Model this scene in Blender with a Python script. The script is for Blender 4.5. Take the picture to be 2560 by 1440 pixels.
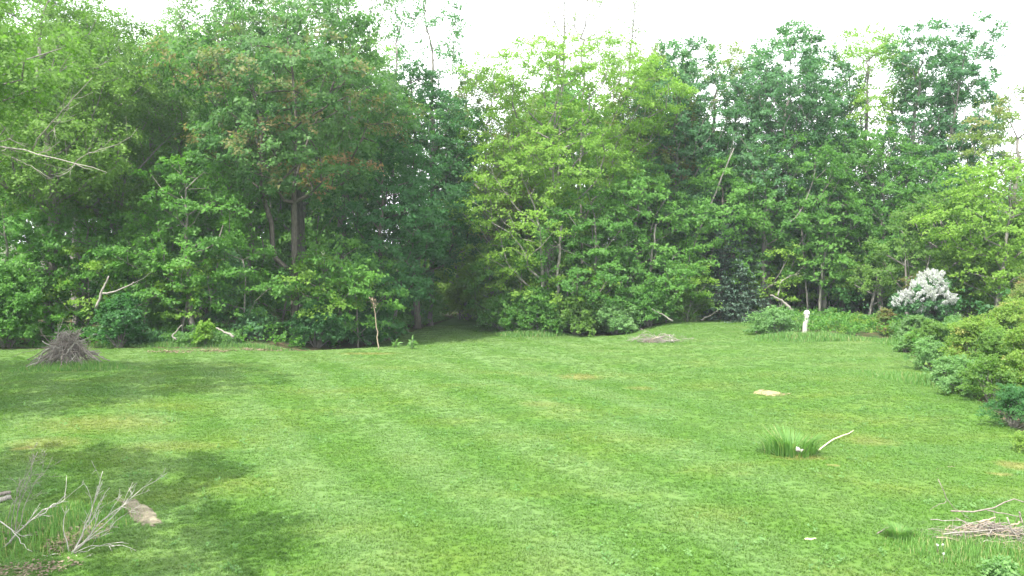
import bpy, math, random
import numpy as np
from mathutils import Vector

SC = bpy.context.scene
COL = SC.collection
for _o in list(bpy.data.objects):
    bpy.data.objects.remove(_o)

# ------------------------------------------------------------------ camera, sky, sun, exposure
CAM_H = 4.5
PITCH = math.radians(2.85)
FPX = 2009.0
cam_d = bpy.data.cameras.new('camera')
cam_d.sensor_width = 36.0
cam_d.lens = FPX / 2560.0 * 36.0
cam_d.clip_start = 0.1
cam_d.clip_end = 3000.0
cam = bpy.data.objects.new('camera', cam_d)
cam.location = (0, 0, CAM_H)
cam.rotation_euler = (math.pi / 2 - PITCH, 0, 0)
COL.objects.link(cam)
SC.camera = cam

SUN_EL = math.radians(56)
SUN_AZ = (-0.58, -0.81)                     # horizontal direction towards the sun
EXPOSURE = 1.48
SC.view_settings.view_transform = 'Standard'
SC.view_settings.look = 'None'
SC.view_settings.gamma = 1.0
SC.view_settings.use_curve_mapping = False
SC.view_settings.exposure = EXPOSURE

world = bpy.data.worlds.new("World")
SC.world = world
world.use_nodes = True
wn = world.node_tree
wn.nodes.clear()
w_out = wn.nodes.new('ShaderNodeOutputWorld')
w_bg = wn.nodes.new('ShaderNodeBackground')
w_bg.inputs['Strength'].default_value = 0.1
w_sky = wn.nodes.new('ShaderNodeTexSky')
w_sky.sky_type = 'NISHITA'
w_sky.sun_disc = False
w_sky.sun_elevation = SUN_EL
w_sky.sun_rotation = math.atan2(SUN_AZ[0], SUN_AZ[1])
w_sky.air_density = 1.0
w_sky.dust_density = 1.5
w_tc = wn.nodes.new('ShaderNodeTexCoord')
w_map = wn.nodes.new('ShaderNodeMapping')
w_map.inputs['Scale'].default_value = (1.0, 1.0, 2.6)
w_map.inputs['Location'].default_value = (0.3, 1.1, 0.2)
w_noise = wn.nodes.new('ShaderNodeTexNoise')
w_noise.inputs['Scale'].default_value = 2.2
w_noise.inputs['Detail'].default_value = 6
w_noise.inputs['Roughness'].default_value = 0.55
w_ramp = wn.nodes.new('ShaderNodeValToRGB')
w_ramp.color_ramp.elements[0].position = 0.30
w_ramp.color_ramp.elements[0].color = (0.35, 0.35, 0.35, 1)
w_ramp.color_ramp.elements[1].position = 0.52
w_ramp.color_ramp.elements[1].color = (1, 1, 1, 1)
w_mix = wn.nodes.new('ShaderNodeMix')
w_mix.data_type = 'RGBA'
w_mix.inputs['B'].default_value = (13.6, 13.9, 14.2, 1)
L = wn.links.new
L(w_tc.outputs['Generated'], w_map.inputs['Vector'])
L(w_map.outputs['Vector'], w_noise.inputs['Vector'])
L(w_noise.outputs['Fac'], w_ramp.inputs['Fac'])
L(w_ramp.outputs['Color'], w_mix.inputs['Factor'])
L(w_sky.outputs['Color'], w_mix.inputs['A'])
L(w_mix.outputs['Result'], w_bg.inputs['Color'])
L(w_bg.outputs['Background'], w_out.inputs['Surface'])

sun_d = bpy.data.lights.new('sun', 'SUN')
sun_d.energy = 4.2
sun_d.angle = math.radians(0.6)
sun_d.color = (1.0, 0.955, 0.88)
sun = bpy.data.objects.new('sun', sun_d)
_h = math.hypot(*SUN_AZ)
SUN_DIR = Vector((SUN_AZ[0] / _h * math.cos(SUN_EL), SUN_AZ[1] / _h * math.cos(SUN_EL), math.sin(SUN_EL)))
sun.rotation_euler = SUN_DIR.to_track_quat('Z', 'Y').to_euler()
sun.location = (-30, -20, 60)
COL.objects.link(sun)

# ------------------------------------------------------------------ where things stand
def sstep(a, b, x):
    t = np.clip((np.asarray(x, float) - a) / (b - a), 0, 1)
    return t * t * (3 - 2 * t)

def crest(x):
    return np.interp(x, [-14, -11, -5, 0, 3, 6, 10], [33.0, 33.6, 36.2, 38.0, 39.2, 41.0, 44.0])

def ground(x, y):
    """Height of the terrain: a flat lawn with a hollow behind a low crest, the path leaving through it."""
    x = np.asarray(x, float); y = np.asarray(y, float)
    m = sstep(-12.5, -8.5, x) * (1 - sstep(5.0, 10.0, x))
    drop = -0.62 * m * sstep(0.0, 4.6, y - crest(x)) * (1 - 0.6 * sstep(60, 90, y))
    swell = 0.10 * np.sin(x * 0.21 + 0.6) * np.sin(y * 0.17) + 0.05 * np.sin(x * 0.5 + y * 0.33)
    swell = swell * sstep(8, 14, y) * (1 - sstep(26, 33, y))
    rise = 0.03 * np.clip(y - 62, 0, 200)
    return drop + swell + rise

def gz(x, y):
    return float(ground(x, y))

def at(px, py, z=0.0):
    """Ground point seen at a place of the photograph (2560 x 1440)."""
    u = (px - 1280) / FPX; v = (720 - py) / FPX
    dy = math.cos(PITCH) + v * math.sin(PITCH)
    dz = -math.sin(PITCH) + v * math.cos(PITCH)
    t = (z - CAM_H) / dz
    return np.array([u * t, dy * t, z])

def at_ground(px, py):
    z = 0.0
    for _ in range(6):
        p = at(px, py, z)
        z = gz(p[0], p[1])
    return at(px, py, z)

def at_depth(px, py, Y):
    u = (px - 1280) / FPX; v = (720 - py) / FPX
    dy = math.cos(PITCH) + v * math.sin(PITCH)
    dz = -math.sin(PITCH) + v * math.cos(PITCH)
    t = Y / dy
    return np.array([u * t, Y, CAM_H + dz * t])

# edge of the mown lawn, clockwise from the left
LAWN = np.array([(-40, -15), (-40, 30), (-26, 35.0), (-17.4, 36.0), (-13.5, 35.6), (-10.5, 36.4), (-8.0, 39.5), (-6.6, 46), (-5.2, 53), (-3.8, 62),
                 (-2.6, 70), (-1.2, 70), (-1.8, 60), (-1.4, 53), (0.4, 48.6), (3.4, 46.6), (6.6, 46.4), (9.5, 48.4), (12.8, 51.5), (15.4, 49),
                 (15.0, 43), (15.8, 41.0), (18.0, 40.5), (19.0, 38.5), (17.0, 35.0), (15.4, 29.5), (12.9, 21.5), (11.6, 17.5), (10.6, 13),
                 (12, 8), (20, 5), (20, -15)])

def lawn_sd(x, y):
    """Signed distance to the lawn's edge, positive inside."""
    x = np.asarray(x, float); y = np.asarray(y, float)
    d = np.full(x.shape, 1e9); ins = np.zeros(x.shape, bool)
    n = len(LAWN)
    for i in range(n):
        a = LAWN[i]; b = LAWN[(i + 1) % n]
        e = b - a
        t = np.clip(((x - a[0]) * e[0] + (y - a[1]) * e[1]) / (e @ e), 0, 1)
        d = np.minimum(d, np.hypot(x - a[0] - t * e[0], y - a[1] - t * e[1]))
        c = ((a[1] > y) != (b[1] > y)) & (x < (b[0] - a[0]) * (y - a[1]) / (b[1] - a[1] + 1e-12) + a[0])
        ins ^= c
    return np.where(ins, d, -d)

# ------------------------------------------------------------------ object helpers
def mesh_np(name, V, F, mats=None, attrs=None, smooth=False):
    V = np.asarray(V, np.float32).reshape(-1, 3); F = np.asarray(F, np.int32)
    me = bpy.data.meshes.new(name)
    me.vertices.add(len(V)); me.vertices.foreach_set('co', V.ravel())
    k = F.shape[1]
    me.loops.add(F.size); me.loops.foreach_set('vertex_index', F.ravel())
    me.polygons.add(len(F)); me.polygons.foreach_set('loop_start', np.arange(0, F.size, k, dtype=np.int32))
    if smooth:
        me.polygons.foreach_set('use_smooth', np.ones(len(F), bool))
    for an, (dom, arr) in (attrs or {}).items():
        a = me.attributes.new(an, 'FLOAT', dom)
        a.data.foreach_set('value', np.asarray(arr, np.float32))
    if mats is not None:
        me.materials.append(mats)
    me.update(calc_edges=True)
    return me

def link(name, me, parent=None, loc=(0, 0, 0), rot=(0, 0, 0), scale=(1, 1, 1)):
    o = bpy.data.objects.new(name, me)
    o.location = loc; o.rotation_euler = rot; o.scale = scale
    if parent is not None:
        o.parent = parent
    COL.objects.link(o)
    return o

def tag(o, label=None, cat=None, group=None, kind=None):
    if label: o['label'] = label
    if cat: o['category'] = cat
    if group: o['group'] = group
    if kind: o['kind'] = kind
    return o

def thing(name, loc, label, cat, group=None):
    return tag(link(name, None, loc=tuple(map(float, loc))), label, cat, group)

# ------------------------------------------------------------------ materials
def new_mat(name):
    m = bpy.data.materials.new(name); m.use_nodes = True
    nt = m.node_tree; nt.nodes.clear()
    out = nt.nodes.new('ShaderNodeOutputMaterial')
    return m, nt, out

def N(nt, t, **kw):
    n = nt.nodes.new(t)
    for k, v in kw.items():
        setattr(n, k, v)
    return n

def mixc(nt, fac, a, b, blend='MIX'):
    n = nt.nodes.new('ShaderNodeMix'); n.data_type = 'RGBA'; n.blend_type = blend
    for s, v in (('Factor', fac), ('A', a), ('B', b)):
        if isinstance(v, bpy.types.NodeSocket):
            nt.links.new(v, n.inputs[s])
        elif s == 'Factor':
            n.inputs[s].default_value = v
        else:
            n.inputs[s].default_value = (*v, 1)
    return n.outputs['Result']

def math_n(nt, op, a, b=None, c=None, clamp=False):
    n = nt.nodes.new('ShaderNodeMath'); n.operation = op; n.use_clamp = clamp
    for i, v in enumerate((a, b, c)):
        if v is None: continue
        if isinstance(v, bpy.types.NodeSocket): nt.links.new(v, n.inputs[i])
        else: n.inputs[i].default_value = v
    return n.outputs[0]

def maprange(nt, v, a, b, c=0.0, d=1.0):
    n = nt.nodes.new('ShaderNodeMapRange')
    nt.links.new(v, n.inputs['Value'])
    n.inputs['From Min'].default_value = a; n.inputs['From Max'].default_value = b
    n.inputs['To Min'].default_value = c; n.inputs['To Max'].default_value = d
    return n.outputs['Result']

def noise(nt, vec, scale, detail=3, rough=0.55, mscale=None, rot=None):
    n = nt.nodes.new('ShaderNodeTexNoise')
    n.inputs['Scale'].default_value = scale; n.inputs['Detail'].default_value = detail; n.inputs['Roughness'].default_value = rough
    if mscale or rot:
        mp = nt.nodes.new('ShaderNodeMapping')
        if rot: mp.inputs['Rotation'].default_value = (0, 0, rot)
        if mscale: mp.inputs['Scale'].default_value = mscale
        nt.links.new(vec, mp.inputs['Vector']); vec = mp.outputs['Vector']
    nt.links.new(vec, n.inputs['Vector'])
    return n.outputs['Fac']

def leaf_mat(name, dark, light, young=(0.16, 0.085, 0.045), trans=0.5, rough=0.5):
    """Leaf with its own hue from two per-leaf attributes; light passes through it."""
    m, nt, out = new_mat(name)
    t = N(nt, 'ShaderNodeAttribute', attribute_name='tint').outputs['Fac']
    y = N(nt, 'ShaderNodeAttribute', attribute_name='young').outputs['Fac']
    col = mixc(nt, t, dark, light)
    col = mixc(nt, y, col, young)
    p = N(nt, 'ShaderNodeBsdfPrincipled')
    nt.links.new(col, p.inputs['Base Color'])
    p.inputs['Roughness'].default_value = rough
    p.inputs['Specular IOR Level'].default_value = 0.22
    tr = N(nt, 'ShaderNodeBsdfTranslucent')
    tc = mixc(nt, 1.0, col, (1.12, 1.38, 0.62), 'MULTIPLY')
    nt.links.new(tc, tr.inputs['Color'])
    mx = N(nt, 'ShaderNodeMixShader'); mx.inputs[0].default_value = trans
    nt.links.new(p.outputs[0], mx.inputs[1]); nt.links.new(tr.outputs[0], mx.inputs[2])
    nt.links.new(mx.outputs[0], out.inputs['Surface'])
    return m

def bark_mat(name, a, b, rough=0.85, stretch=(6, 6, 1.2), sc=3.0, bump=0.5):
    m, nt, out = new_mat(name)
    tc = N(nt, 'ShaderNodeTexCoord').outputs['Object']
    f = noise(nt, tc, sc, 5, 0.65, mscale=stretch)
    f = maprange(nt, f, 0.32, 0.68)
    p = N(nt, 'ShaderNodeBsdfPrincipled'); p.inputs['Roughness'].default_value = rough
    p.inputs['Specular IOR Level'].default_value = 0.25
    nt.links.new(mixc(nt, f, a, b), p.inputs['Base Color'])
    bp = N(nt, 'ShaderNodeBump'); bp.inputs['Strength'].default_value = bump; bp.inputs['Distance'].default_value = 0.03
    nt.links.new(f, bp.inputs['Height']); nt.links.new(bp.outputs[0], p.inputs['Normal'])
    nt.links.new(p.outputs[0], out.inputs['Surface'])
    return m

LEAF = {
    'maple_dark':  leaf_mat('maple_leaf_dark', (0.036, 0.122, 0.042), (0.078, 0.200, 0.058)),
    'maple':       leaf_mat('maple_leaf', (0.058, 0.165, 0.036), (0.130, 0.280, 0.052)),
    'bright':      leaf_mat('locust_leaf', (0.105, 0.222, 0.034), (0.198, 0.330, 0.050)),
    'ash':         leaf_mat('ash_leaf', (0.090, 0.186, 0.062), (0.158, 0.262, 0.088)),
    'poplar':      leaf_mat('poplar_leaf', (0.052, 0.152, 0.064), (0.118, 0.248, 0.104), rough=0.4),
    'olive':       leaf_mat('olive_leaf', (0.108, 0.178, 0.044), (0.192, 0.252, 0.066), young=(0.24, 0.165, 0.08)),
    'oak':         leaf_mat('oak_leaf', (0.054, 0.140, 0.044), (0.110, 0.218, 0.060), young=(0.28, 0.175, 0.095)),
    'birch':       leaf_mat('birch_leaf', (0.076, 0.164, 0.032), (0.142, 0.250, 0.048)),
    'yellow':      leaf_mat('shrub_leaf_yellow', (0.115, 0.215, 0.034), (0.215, 0.320, 0.062), young=(0.29, 0.29, 0.085)),
    'bluish':      leaf_mat('honeysuckle_leaf', (0.060, 0.158, 0.070), (0.122, 0.250, 0.108)),
    'spruce':      leaf_mat('spruce_needle', (0.044, 0.092, 0.058), (0.098, 0.150, 0.105), trans=0.08, rough=0.6),
    'red':         leaf_mat('red_shrub_leaf', (0.10, 0.065, 0.035), (0.16, 0.10, 0.05)),
    'dry':         leaf_mat('dry_leaf', (0.13, 0.098, 0.066), (0.27, 0.215, 0.155), trans=0.15, rough=0.7),
    'weed':        leaf_mat('weed_leaf', (0.095, 0.205, 0.068), (0.190, 0.325, 0.115)),
    'petal':       leaf_mat('lilac_petal', (0.44, 0.435, 0.475), (0.60, 0.595, 0.635), trans=0.3, rough=0.6),
    'blade':       leaf_mat('tall_grass_blade', (0.090, 0.200, 0.052), (0.165, 0.300, 0.082), young=(0.34, 0.33, 0.16), trans=0.4),
}
BARK = {
    'grey': bark_mat('grey_bark', (0.10, 0.092, 0.08), (0.24, 0.225, 0.20)),
    'dark': bark_mat('dark_bark', (0.045, 0.04, 0.034), (0.13, 0.115, 0.095)),
    'pale': bark_mat('pale_bark', (0.14, 0.132, 0.110), (0.29, 0.275, 0.24)),
    'dead': bark_mat('dead_wood', (0.15, 0.135, 0.115), (0.34, 0.315, 0.28), sc=8, bump=0.3),
    'twig': bark_mat('bleached_twig', (0.27, 0.25, 0.22), (0.50, 0.475, 0.43), sc=9, bump=0.2),
    'stick': bark_mat('weathered_stick', (0.115, 0.095, 0.078), (0.28, 0.245, 0.215), sc=8, bump=0.3),
    'stick_light': bark_mat('dry_pale_stick', (0.20, 0.155, 0.105), (0.38, 0.32, 0.235), sc=8, bump=0.3),
    'cut': bark_mat('fresh_cut_wood', (0.52, 0.45, 0.30), (0.72, 0.66, 0.48), sc=10, bump=0.1),
}

# the lawn's own colours, shared by the soil sheet and by the blades on it
def lawn_colour(nt, gain=1.0):
    pos = N(nt, 'ShaderNodeNewGeometry').outputs['Position']
    big = noise(nt, pos, 0.16, 3, 0.6)
    mid = noise(nt, pos, 0.7, 2, 0.5)
    streak = noise(nt, pos, 0.5, 2, 0.5, mscale=(0.6, 1.25, 1), rot=0.3)
    fine = noise(nt, pos, 5.0, 3, 0.6)
    sep = N(nt, 'ShaderNodeSeparateXYZ'); nt.links.new(pos, sep.inputs[0])
    x, y = sep.outputs[0], sep.outputs[1]
    # mower passes run from the far left to the near right
    wob = math_n(nt, 'MULTIPLY', math_n(nt, 'SUBTRACT', big, 0.5), 1.5)
    across = math_n(nt, 'ADD', math_n(nt, 'ADD', math_n(nt, 'MULTIPLY', x, 0.90), math_n(nt, 'MULTIPLY', y, 0.445)), wob)
    s = math_n(nt, 'SINE', math_n(nt, 'MULTIPLY', across, 2 * math.pi / 2.6))
    s = maprange(nt, s, -0.6, 0.6)
    s = math_n(nt, 'MULTIPLY', s, maprange(nt, mid, 0.2, 0.5))
    smask = maprange(nt, x, 2.5, 7.5, 1.0, 0.12)
    s = math_n(nt, 'MULTIPLY', s, smask)
    g = gain
    deep = (0.076 * g, 0.160 * g, 0.022 * g); light = (0.126 * g, 0.206 * g, 0.070 * g)
    yell = (0.130 * g, 0.182 * g, 0.032 * g); blue = (0.082 * g, 0.166 * g, 0.036 * g); straw = (0.196 * g, 0.196 * g, 0.066 * g)
    c = mixc(nt, maprange(nt, mid, 0.30, 0.72), deep, blue)
    c = mixc(nt, math_n(nt, 'MULTIPLY', s, 0.66), c, light)
    ye = maprange(nt, math_n(nt, 'ADD', math_n(nt, 'MULTIPLY', streak, 0.6), math_n(nt, 'MULTIPLY', big, 0.6)), 0.56, 0.82)
    c = mixc(nt, math_n(nt, 'MULTIPLY', ye, 0.55), c, yell)
    far_y = maprange(nt, y, 24, 36, 0.0, 0.6)
    c = mixc(nt, math_n(nt, 'MULTIPLY', far_y, maprange(nt, streak, 0.25, 0.6)), c, light)
    st = maprange(nt, math_n(nt, 'ADD', math_n(nt, 'MULTIPLY', fine, 0.45), math_n(nt, 'MULTIPLY', streak, 0.6)), 0.60, 0.75)
    c = mixc(nt, math_n(nt, 'MULTIPLY', st, 0.22), c, straw)
    # worn, dry places on the lawn
    for (cx, cy, rx, ry, amt) in WORN:
        dx = math_n(nt, 'DIVIDE', math_n(nt, 'SUBTRACT', x, cx), rx); dy = math_n(nt, 'DIVIDE', math_n(nt, 'SUBTRACT', y, cy), ry)
        r = math_n(nt, 'SQRT', math_n(nt, 'ADD', math_n(nt, 'MULTIPLY', dx, dx), math_n(nt, 'MULTIPLY', dy, dy)))
        r = math_n(nt, 'ADD', r, math_n(nt, 'MULTIPLY', math_n(nt, 'SUBTRACT', fine, 0.5), 1.1))
        c = mixc(nt, math_n(nt, 'MULTIPLY', maprange(nt, r, 1.0, 0.35), amt), c, straw)
    return c

WORN = []
for (px, py, rx, ry, amt) in ((1450, 936, .95, .8, .75), (1600, 960, .6, .5, .5), (2000, 1150, .7, .35, .8), (2080, 1172, .18, .12, .9), (2540, 1160, .5, .5, .8),
                              (2500, 1185, .3, .2, .8), (60, 1122, .35, .25, .8), (920, 884, 1.6, .5, .7), (2180, 1100, .8, .6, .45), (1350, 1010, .8, .6, .3), (260, 1065, 2.4, 1.2, .4), (120, 1110, 1.2, .7, .5), (420, 1120, 1.4, .6, .3)):
    p = at(px, py); WORN.append((p[0], p[1], rx, ry, amt))

def ground_mat():
    m, nt, out = new_mat('lawn_and_woodland_floor')
    pos = N(nt, 'ShaderNodeNewGeometry').outputs['Position']
    lawn = lawn_colour(nt, 0.78)
    w = N(nt, 'ShaderNodeAttribute', attribute_name='wood').outputs['Fac']
    n1 = noise(nt, pos, 1.6, 5, 0.7); n2 = noise(nt, pos, 9, 4, 0.7)
    floor = mixc(nt, maprange(nt, n2, 0.35, 0.65), (0.040, 0.030, 0.018), (0.13, 0.095, 0.055))
    floor = mixc(nt, maprange(nt, n1, 0.42, 0.58), floor, (0.035, 0.075, 0.022))
    wm = maprange(nt, math_n(nt, 'ADD', w, math_n(nt, 'MULTIPLY', math_n(nt, 'SUBTRACT', n1, 0.5), 0.7)), 0.35, 0.65)
    c = mixc(nt, wm, lawn, floor)
    p = N(nt, 'ShaderNodeBsdfPrincipled'); p.inputs['Roughness'].default_value = 0.95; p.inputs['Specular IOR Level'].default_value = 0.1
    nt.links.new(c, p.inputs['Base Color'])
    bp = N(nt, 'ShaderNodeBump'); bp.inputs['Strength'].default_value = 0.35; bp.inputs['Distance'].default_value = 0.03
    nt.links.new(noise(nt, pos, 22, 4, 0.7), bp.inputs['Height']); nt.links.new(bp.outputs[0], p.inputs['Normal'])
    nt.links.new(p.outputs[0], out.inputs['Surface'])
    return m

def blade_mat():
    m, nt, out = new_mat('mown_grass_blade')
    c = lawn_colour(nt, 1.31)
    rnd = N(nt, 'ShaderNodeObjectInfo').outputs['Random']
    v = maprange(nt, rnd, 0, 1, 0.92, 1.08)
    hs = N(nt, 'ShaderNodeHueSaturation'); nt.links.new(v, hs.inputs['Value']); nt.links.new(c, hs.inputs['Color'])
    p = N(nt, 'ShaderNodeBsdfPrincipled'); p.inputs['Roughness'].default_value = 0.5; p.inputs['Specular IOR Level'].default_value = 0.35
    nt.links.new(hs.outputs[0], p.inputs['Base Color'])
    tr = N(nt, 'ShaderNodeBsdfTranslucent'); nt.links.new(mixc(nt, 1.0, hs.outputs[0], (1.2, 1.3, 0.6), 'MULTIPLY'), tr.inputs['Color'])
    mx = N(nt, 'ShaderNodeMixShader'); mx.inputs[0].default_value = 0.5
    nt.links.new(p.outputs[0], mx.inputs[1]); nt.links.new(tr.outputs[0], mx.inputs[2])
    nt.links.new(mx.outputs[0], out.inputs['Surface'])
    return m

def soil_mat(name, a, b, sc=9):
    m, nt, out = new_mat(name)
    pos = N(nt, 'ShaderNodeNewGeometry').outputs['Position']
    f = noise(nt, pos, sc, 6, 0.7); f2 = noise(nt, pos, sc * 7, 3, 0.7)
    c = mixc(nt, maprange(nt, math_n(nt, 'ADD', math_n(nt, 'MULTIPLY', f, .7), math_n(nt, 'MULTIPLY', f2, .3)), 0.36, 0.64), a, b)
    p = N(nt, 'ShaderNodeBsdfPrincipled'); p.inputs['Roughness'].default_value = 0.95; p.inputs['Specular IOR Level'].default_value = 0.1
    nt.links.new(c, p.inputs['Base Color'])
    bp = N(nt, 'ShaderNodeBump'); bp.inputs['Strength'].default_value = 0.8; bp.inputs['Distance'].default_value = 0.02
    nt.links.new(f2, bp.inputs['Height']); nt.links.new(bp.outputs[0], p.inputs['Normal'])
    nt.links.new(p.outputs[0], out.inputs['Surface'])
    return m

# ------------------------------------------------------------------ terrain
def build_ground():
    xs = np.concatenate([np.linspace(-600, -45, 16)[:-1], np.linspace(-45, 45, 226), np.linspace(45, 600, 16)[1:]])
    ys = np.concatenate([np.linspace(-100, 0, 8)[:-1], np.linspace(0, 80, 201), np.linspace(80, 900, 22)[1:]])
    X, Y = np.meshgrid(xs, ys)
    Z = ground(X, Y)
    V = np.stack([X, Y, Z], -1).reshape(-1, 3)
    nx, ny = len(xs), len(ys)
    i = np.arange((ny - 1) * nx).reshape(ny - 1, nx)[:, :-1].ravel()
    F = np.stack([i, i + 1, i + nx + 1, i + nx], 1)
    sd = lawn_sd(V[:, 0], V[:, 1])
    wood = 1 - sstep(-0.5, 0.5, sd)
    o = link('ground', mesh_np('ground', V, F, ground_mat(), {'wood': ('POINT', wood)}, smooth=True))
    tag(o, kind='structure')
    return o
build_ground()

def sheet(name, centre, rx, ry, mat, rng, dome=0.0, rot=0.0, lift=0.006, n=28, corners=None):
    """Irregular sheet that follows the ground a few millimetres above it."""
    th = np.linspace(0, 2 * np.pi, n, endpoint=False)
    if corners is not None:
        pts = np.array(corners); k = np.arange(n) / n * len(pts)
        a = pts[np.floor(k).astype(int) % len(pts)]; b = pts[(np.floor(k).astype(int) + 1) % len(pts)]
        e = a + (b - a) * (k % 1)[:, None]
        e = e * (1 + rng.normal(0, 0.05, (n, 1)))
    else:
        r = 1 + 0.16 * np.sin(2 * th + rng.uniform(0, 6)) + 0.12 * np.sin(3 * th + rng.uniform(0, 6)) + rng.normal(0, 0.06, n)
        e = np.stack([np.cos(th) * r, np.sin(th) * r], 1)
    rings = [0.0001, 0.35, 0.65, 0.85, 1.0]
    V = []
    for q in rings:
        x = e[:, 0] * q * rx; y = e[:, 1] * q * ry
        xr = x * math.cos(rot) - y * math.sin(rot) + centre[0]; yr = x * math.sin(rot) + y * math.cos(rot) + centre[1]
        z = ground(xr, yr) + lift + dome * (1 - q * q) + (rng.normal(0, 0.12, n) * dome if 0.1 < q < 0.99 else 0)
        V.append(np.stack([xr, yr, z], 1))
    V = np.concatenate(V)
    F = []
    for k in range(len(rings) - 1):
        for i in range(n):
            j = (i + 1) % n
            F.append((k * n + i, k * n + j, (k + 1) * n + j, (k + 1) * n + i)[::-1])
    return link(name, mesh_np(name, V - np.array([centre[0], centre[1], 0]), F, mat, smooth=True), loc=(centre[0], centre[1], 0))

RNG0 = np.random.default_rng(5)
BARE = []          # (x, y, rx, ry): no blades here
sand_c = at_ground(1925, 983)
o = sheet('sand_patch', sand_c, 0.62, 0.62, soil_mat('tan_sand', (0.20, 0.155, 0.085), (0.33, 0.265, 0.16)), RNG0,
          corners=[(-1.0, 0.25), (-0.1, 1.0), (0.25, 0.55), (1.0, -0.35), (0.4, -0.8), (-0.35, -0.75)])
tag(o, 'bare tan patch of sand in the lawn', 'sand patch', kind='structure')
BARE.append((sand_c[0], sand_c[1], 0.36, 0.34))
soil_c = at_ground(352, 1286)
_sc = [at_ground(*q)[:2] - soil_c[:2] for q in ((412, 1311), (388, 1284), (372, 1266), (335, 1246), (292, 1250), (312, 1272), (330, 1300), (362, 1318))]
o = sheet('soil_patch', soil_c, 1.0, 1.0, soil_mat('grey_sandy_soil', (0.085, 0.075, 0.05), (0.30, 0.265, 0.19), 4), RNG0, dome=0.05, corners=_sc, n=40)
tag(o, 'grey sandy mound of bare soil behind the bleached dead shrub', 'soil mound', kind='structure')
BARE.append((soil_c[0], soil_c[1], 0.19, 0.31))
leafp_c = at_ground(190, 1345)

# ------------------------------------------------------------------ leaves and branches
def norm(v):
    return v / (np.linalg.norm(v, axis=-1, keepdims=True) + 1e-9)

def leaf_quads(rng, P, D, size, aspect=0.62, up=1.0, jit=0.7, droop=0.25, tri=False, face=None):
    """Folded diamond leaves, or plain three-cornered ones for far crowns: base P, growing along D."""
    n = len(P)
    nrm = np.array([0, 0, up]) + rng.normal(0, jit, (n, 3))
    if face is not None: nrm = nrm + face
    nrm = norm(nrm)
    a = norm(D + rng.normal(0, 0.45, (n, 3)) - np.array([0, 0, droop]))
    a = norm(a - nrm * np.sum(a * nrm, 1, keepdims=True))
    b = np.cross(nrm, a)
    Ls = size * np.exp(np.clip(rng.normal(0, 0.28, n), -.6, .5))[:, None]
    W = Ls * aspect
    if tri:
        W = W * 1.35
        V = np.empty((n, 3, 3))
        V[:, 0] = P
        V[:, 1] = P + a * Ls * 0.62 + b * W * 0.55
        V[:, 2] = P + a * Ls * 0.85 - b * W * 0.5
        return V.reshape(-1, 3)
    V = np.empty((n, 4, 3))
    V[:, 0] = P
    V[:, 1] = P + a * Ls * 0.45 + b * W * 0.5 + nrm * W * 0.16
    V[:, 2] = P + a * Ls - nrm * Ls * 0.10
    V[:, 3] = P + a * Ls * 0.45 - b * W * 0.5 + nrm * W * 0.16
    return V.reshape(-1, 3)

def leaf_mesh(name, V, tint, young, mat):
    n = len(tint); k = len(V) // n
    F = np.arange(n * k).reshape(n, k)
    return mesh_np(name, V, F, mat, {'tint': ('FACE', tint), 'young': ('FACE', young)})

def tubes(P0, P1, R0, R1, sides=5):
    """Frustums from P0 to P1."""
    P0 = np.asarray(P0, float); P1 = np.asarray(P1, float); R0 = np.asarray(R0, float); R1 = np.asarray(R1, float)
    n = len(P0)
    d = norm(P1 - P0)
    ref = np.where(np.abs(d[:, 2:3]) > 0.9, np.array([[1., 0, 0]]), np.array([[0, 0, 1.]]))
    u = norm(np.cross(d, ref)); v = np.cross(d, u)
    th = np.arange(sides) / sides * 2 * np.pi
    ring = u[:, None, :] * np.cos(th)[None, :, None] + v[:, None, :] * np.sin(th)[None, :, None]
    ov = (P1 - P0) * 0.04
    A = (P0 - ov)[:, None, :] + ring * R0[:, None, None]; B = (P1 + ov)[:, None, :] + ring * R1[:, None, None]
    V = np.concatenate([A, B], 1).reshape(-1, 3)
    base = (np.arange(n) * 2 * sides)[:, None]
    i = np.arange(sides)[None, :]; j = (i + 1) % sides
    F = np.stack([base + i, base + j, base + sides + j, base + sides + i], -1).reshape(-1, 4)
    return V, F

def polytube(pts, radii, sides=7, cap=True):
    """One continuous tube along a polyline."""
    pts = np.asarray(pts, float); radii = np.asarray(radii, float); n = len(pts)
    t = np.gradient(pts, axis=0); t = norm(t)
    ref = np.array([0.31, 0.95, 0.05]) if abs(t[0][1]) < 0.8 else np.array([1., 0, 0.1])
    V = []
    for k in range(n):
        u = ref - t[k] * (ref @ t[k]); u /= np.linalg.norm(u); ref = u
        v = np.cross(t[k], u)
        th = np.arange(sides) / sides * 2 * np.pi
        V.append(pts[k] + radii[k] * (np.cos(th)[:, None] * u + np.sin(th)[:, None] * v))
    V = np.concatenate(V)
    F = []
    for k in range(n - 1):
        for i in range(sides):
            j = (i + 1) % sides
            F.append((k * sides + i, k * sides + j, (k + 1) * sides + j, (k + 1) * sides + i))
    if cap:
        c0 = len(V); V = np.vstack([V, pts[0], pts[-1]])
        for i in range(sides):
            j = (i + 1) % sides
            F.append((c0, j, i, c0)); F.append((c0 + 1, (n - 1) * sides + i, (n - 1) * sides + j, c0 + 1))
    # degenerate quads for the caps become triangles
    Fq = [f for f in F if len(set(f)) == 4]; Ft = [tuple(dict.fromkeys(f)) for f in F if len(set(f)) == 3]
    return V, Fq, Ft

def mesh_mixed(name, V, faces, mat, smooth=True):
    me = bpy.data.meshes.new(name)
    me.from_pydata([tuple(map(float, v)) for v in V], [], [tuple(map(int, f)) for f in faces])
    if smooth:
        me.polygons.foreach_set('use_smooth', [True] * len(me.polygons))
    me.materials.append(mat); me.update()
    return me

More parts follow.
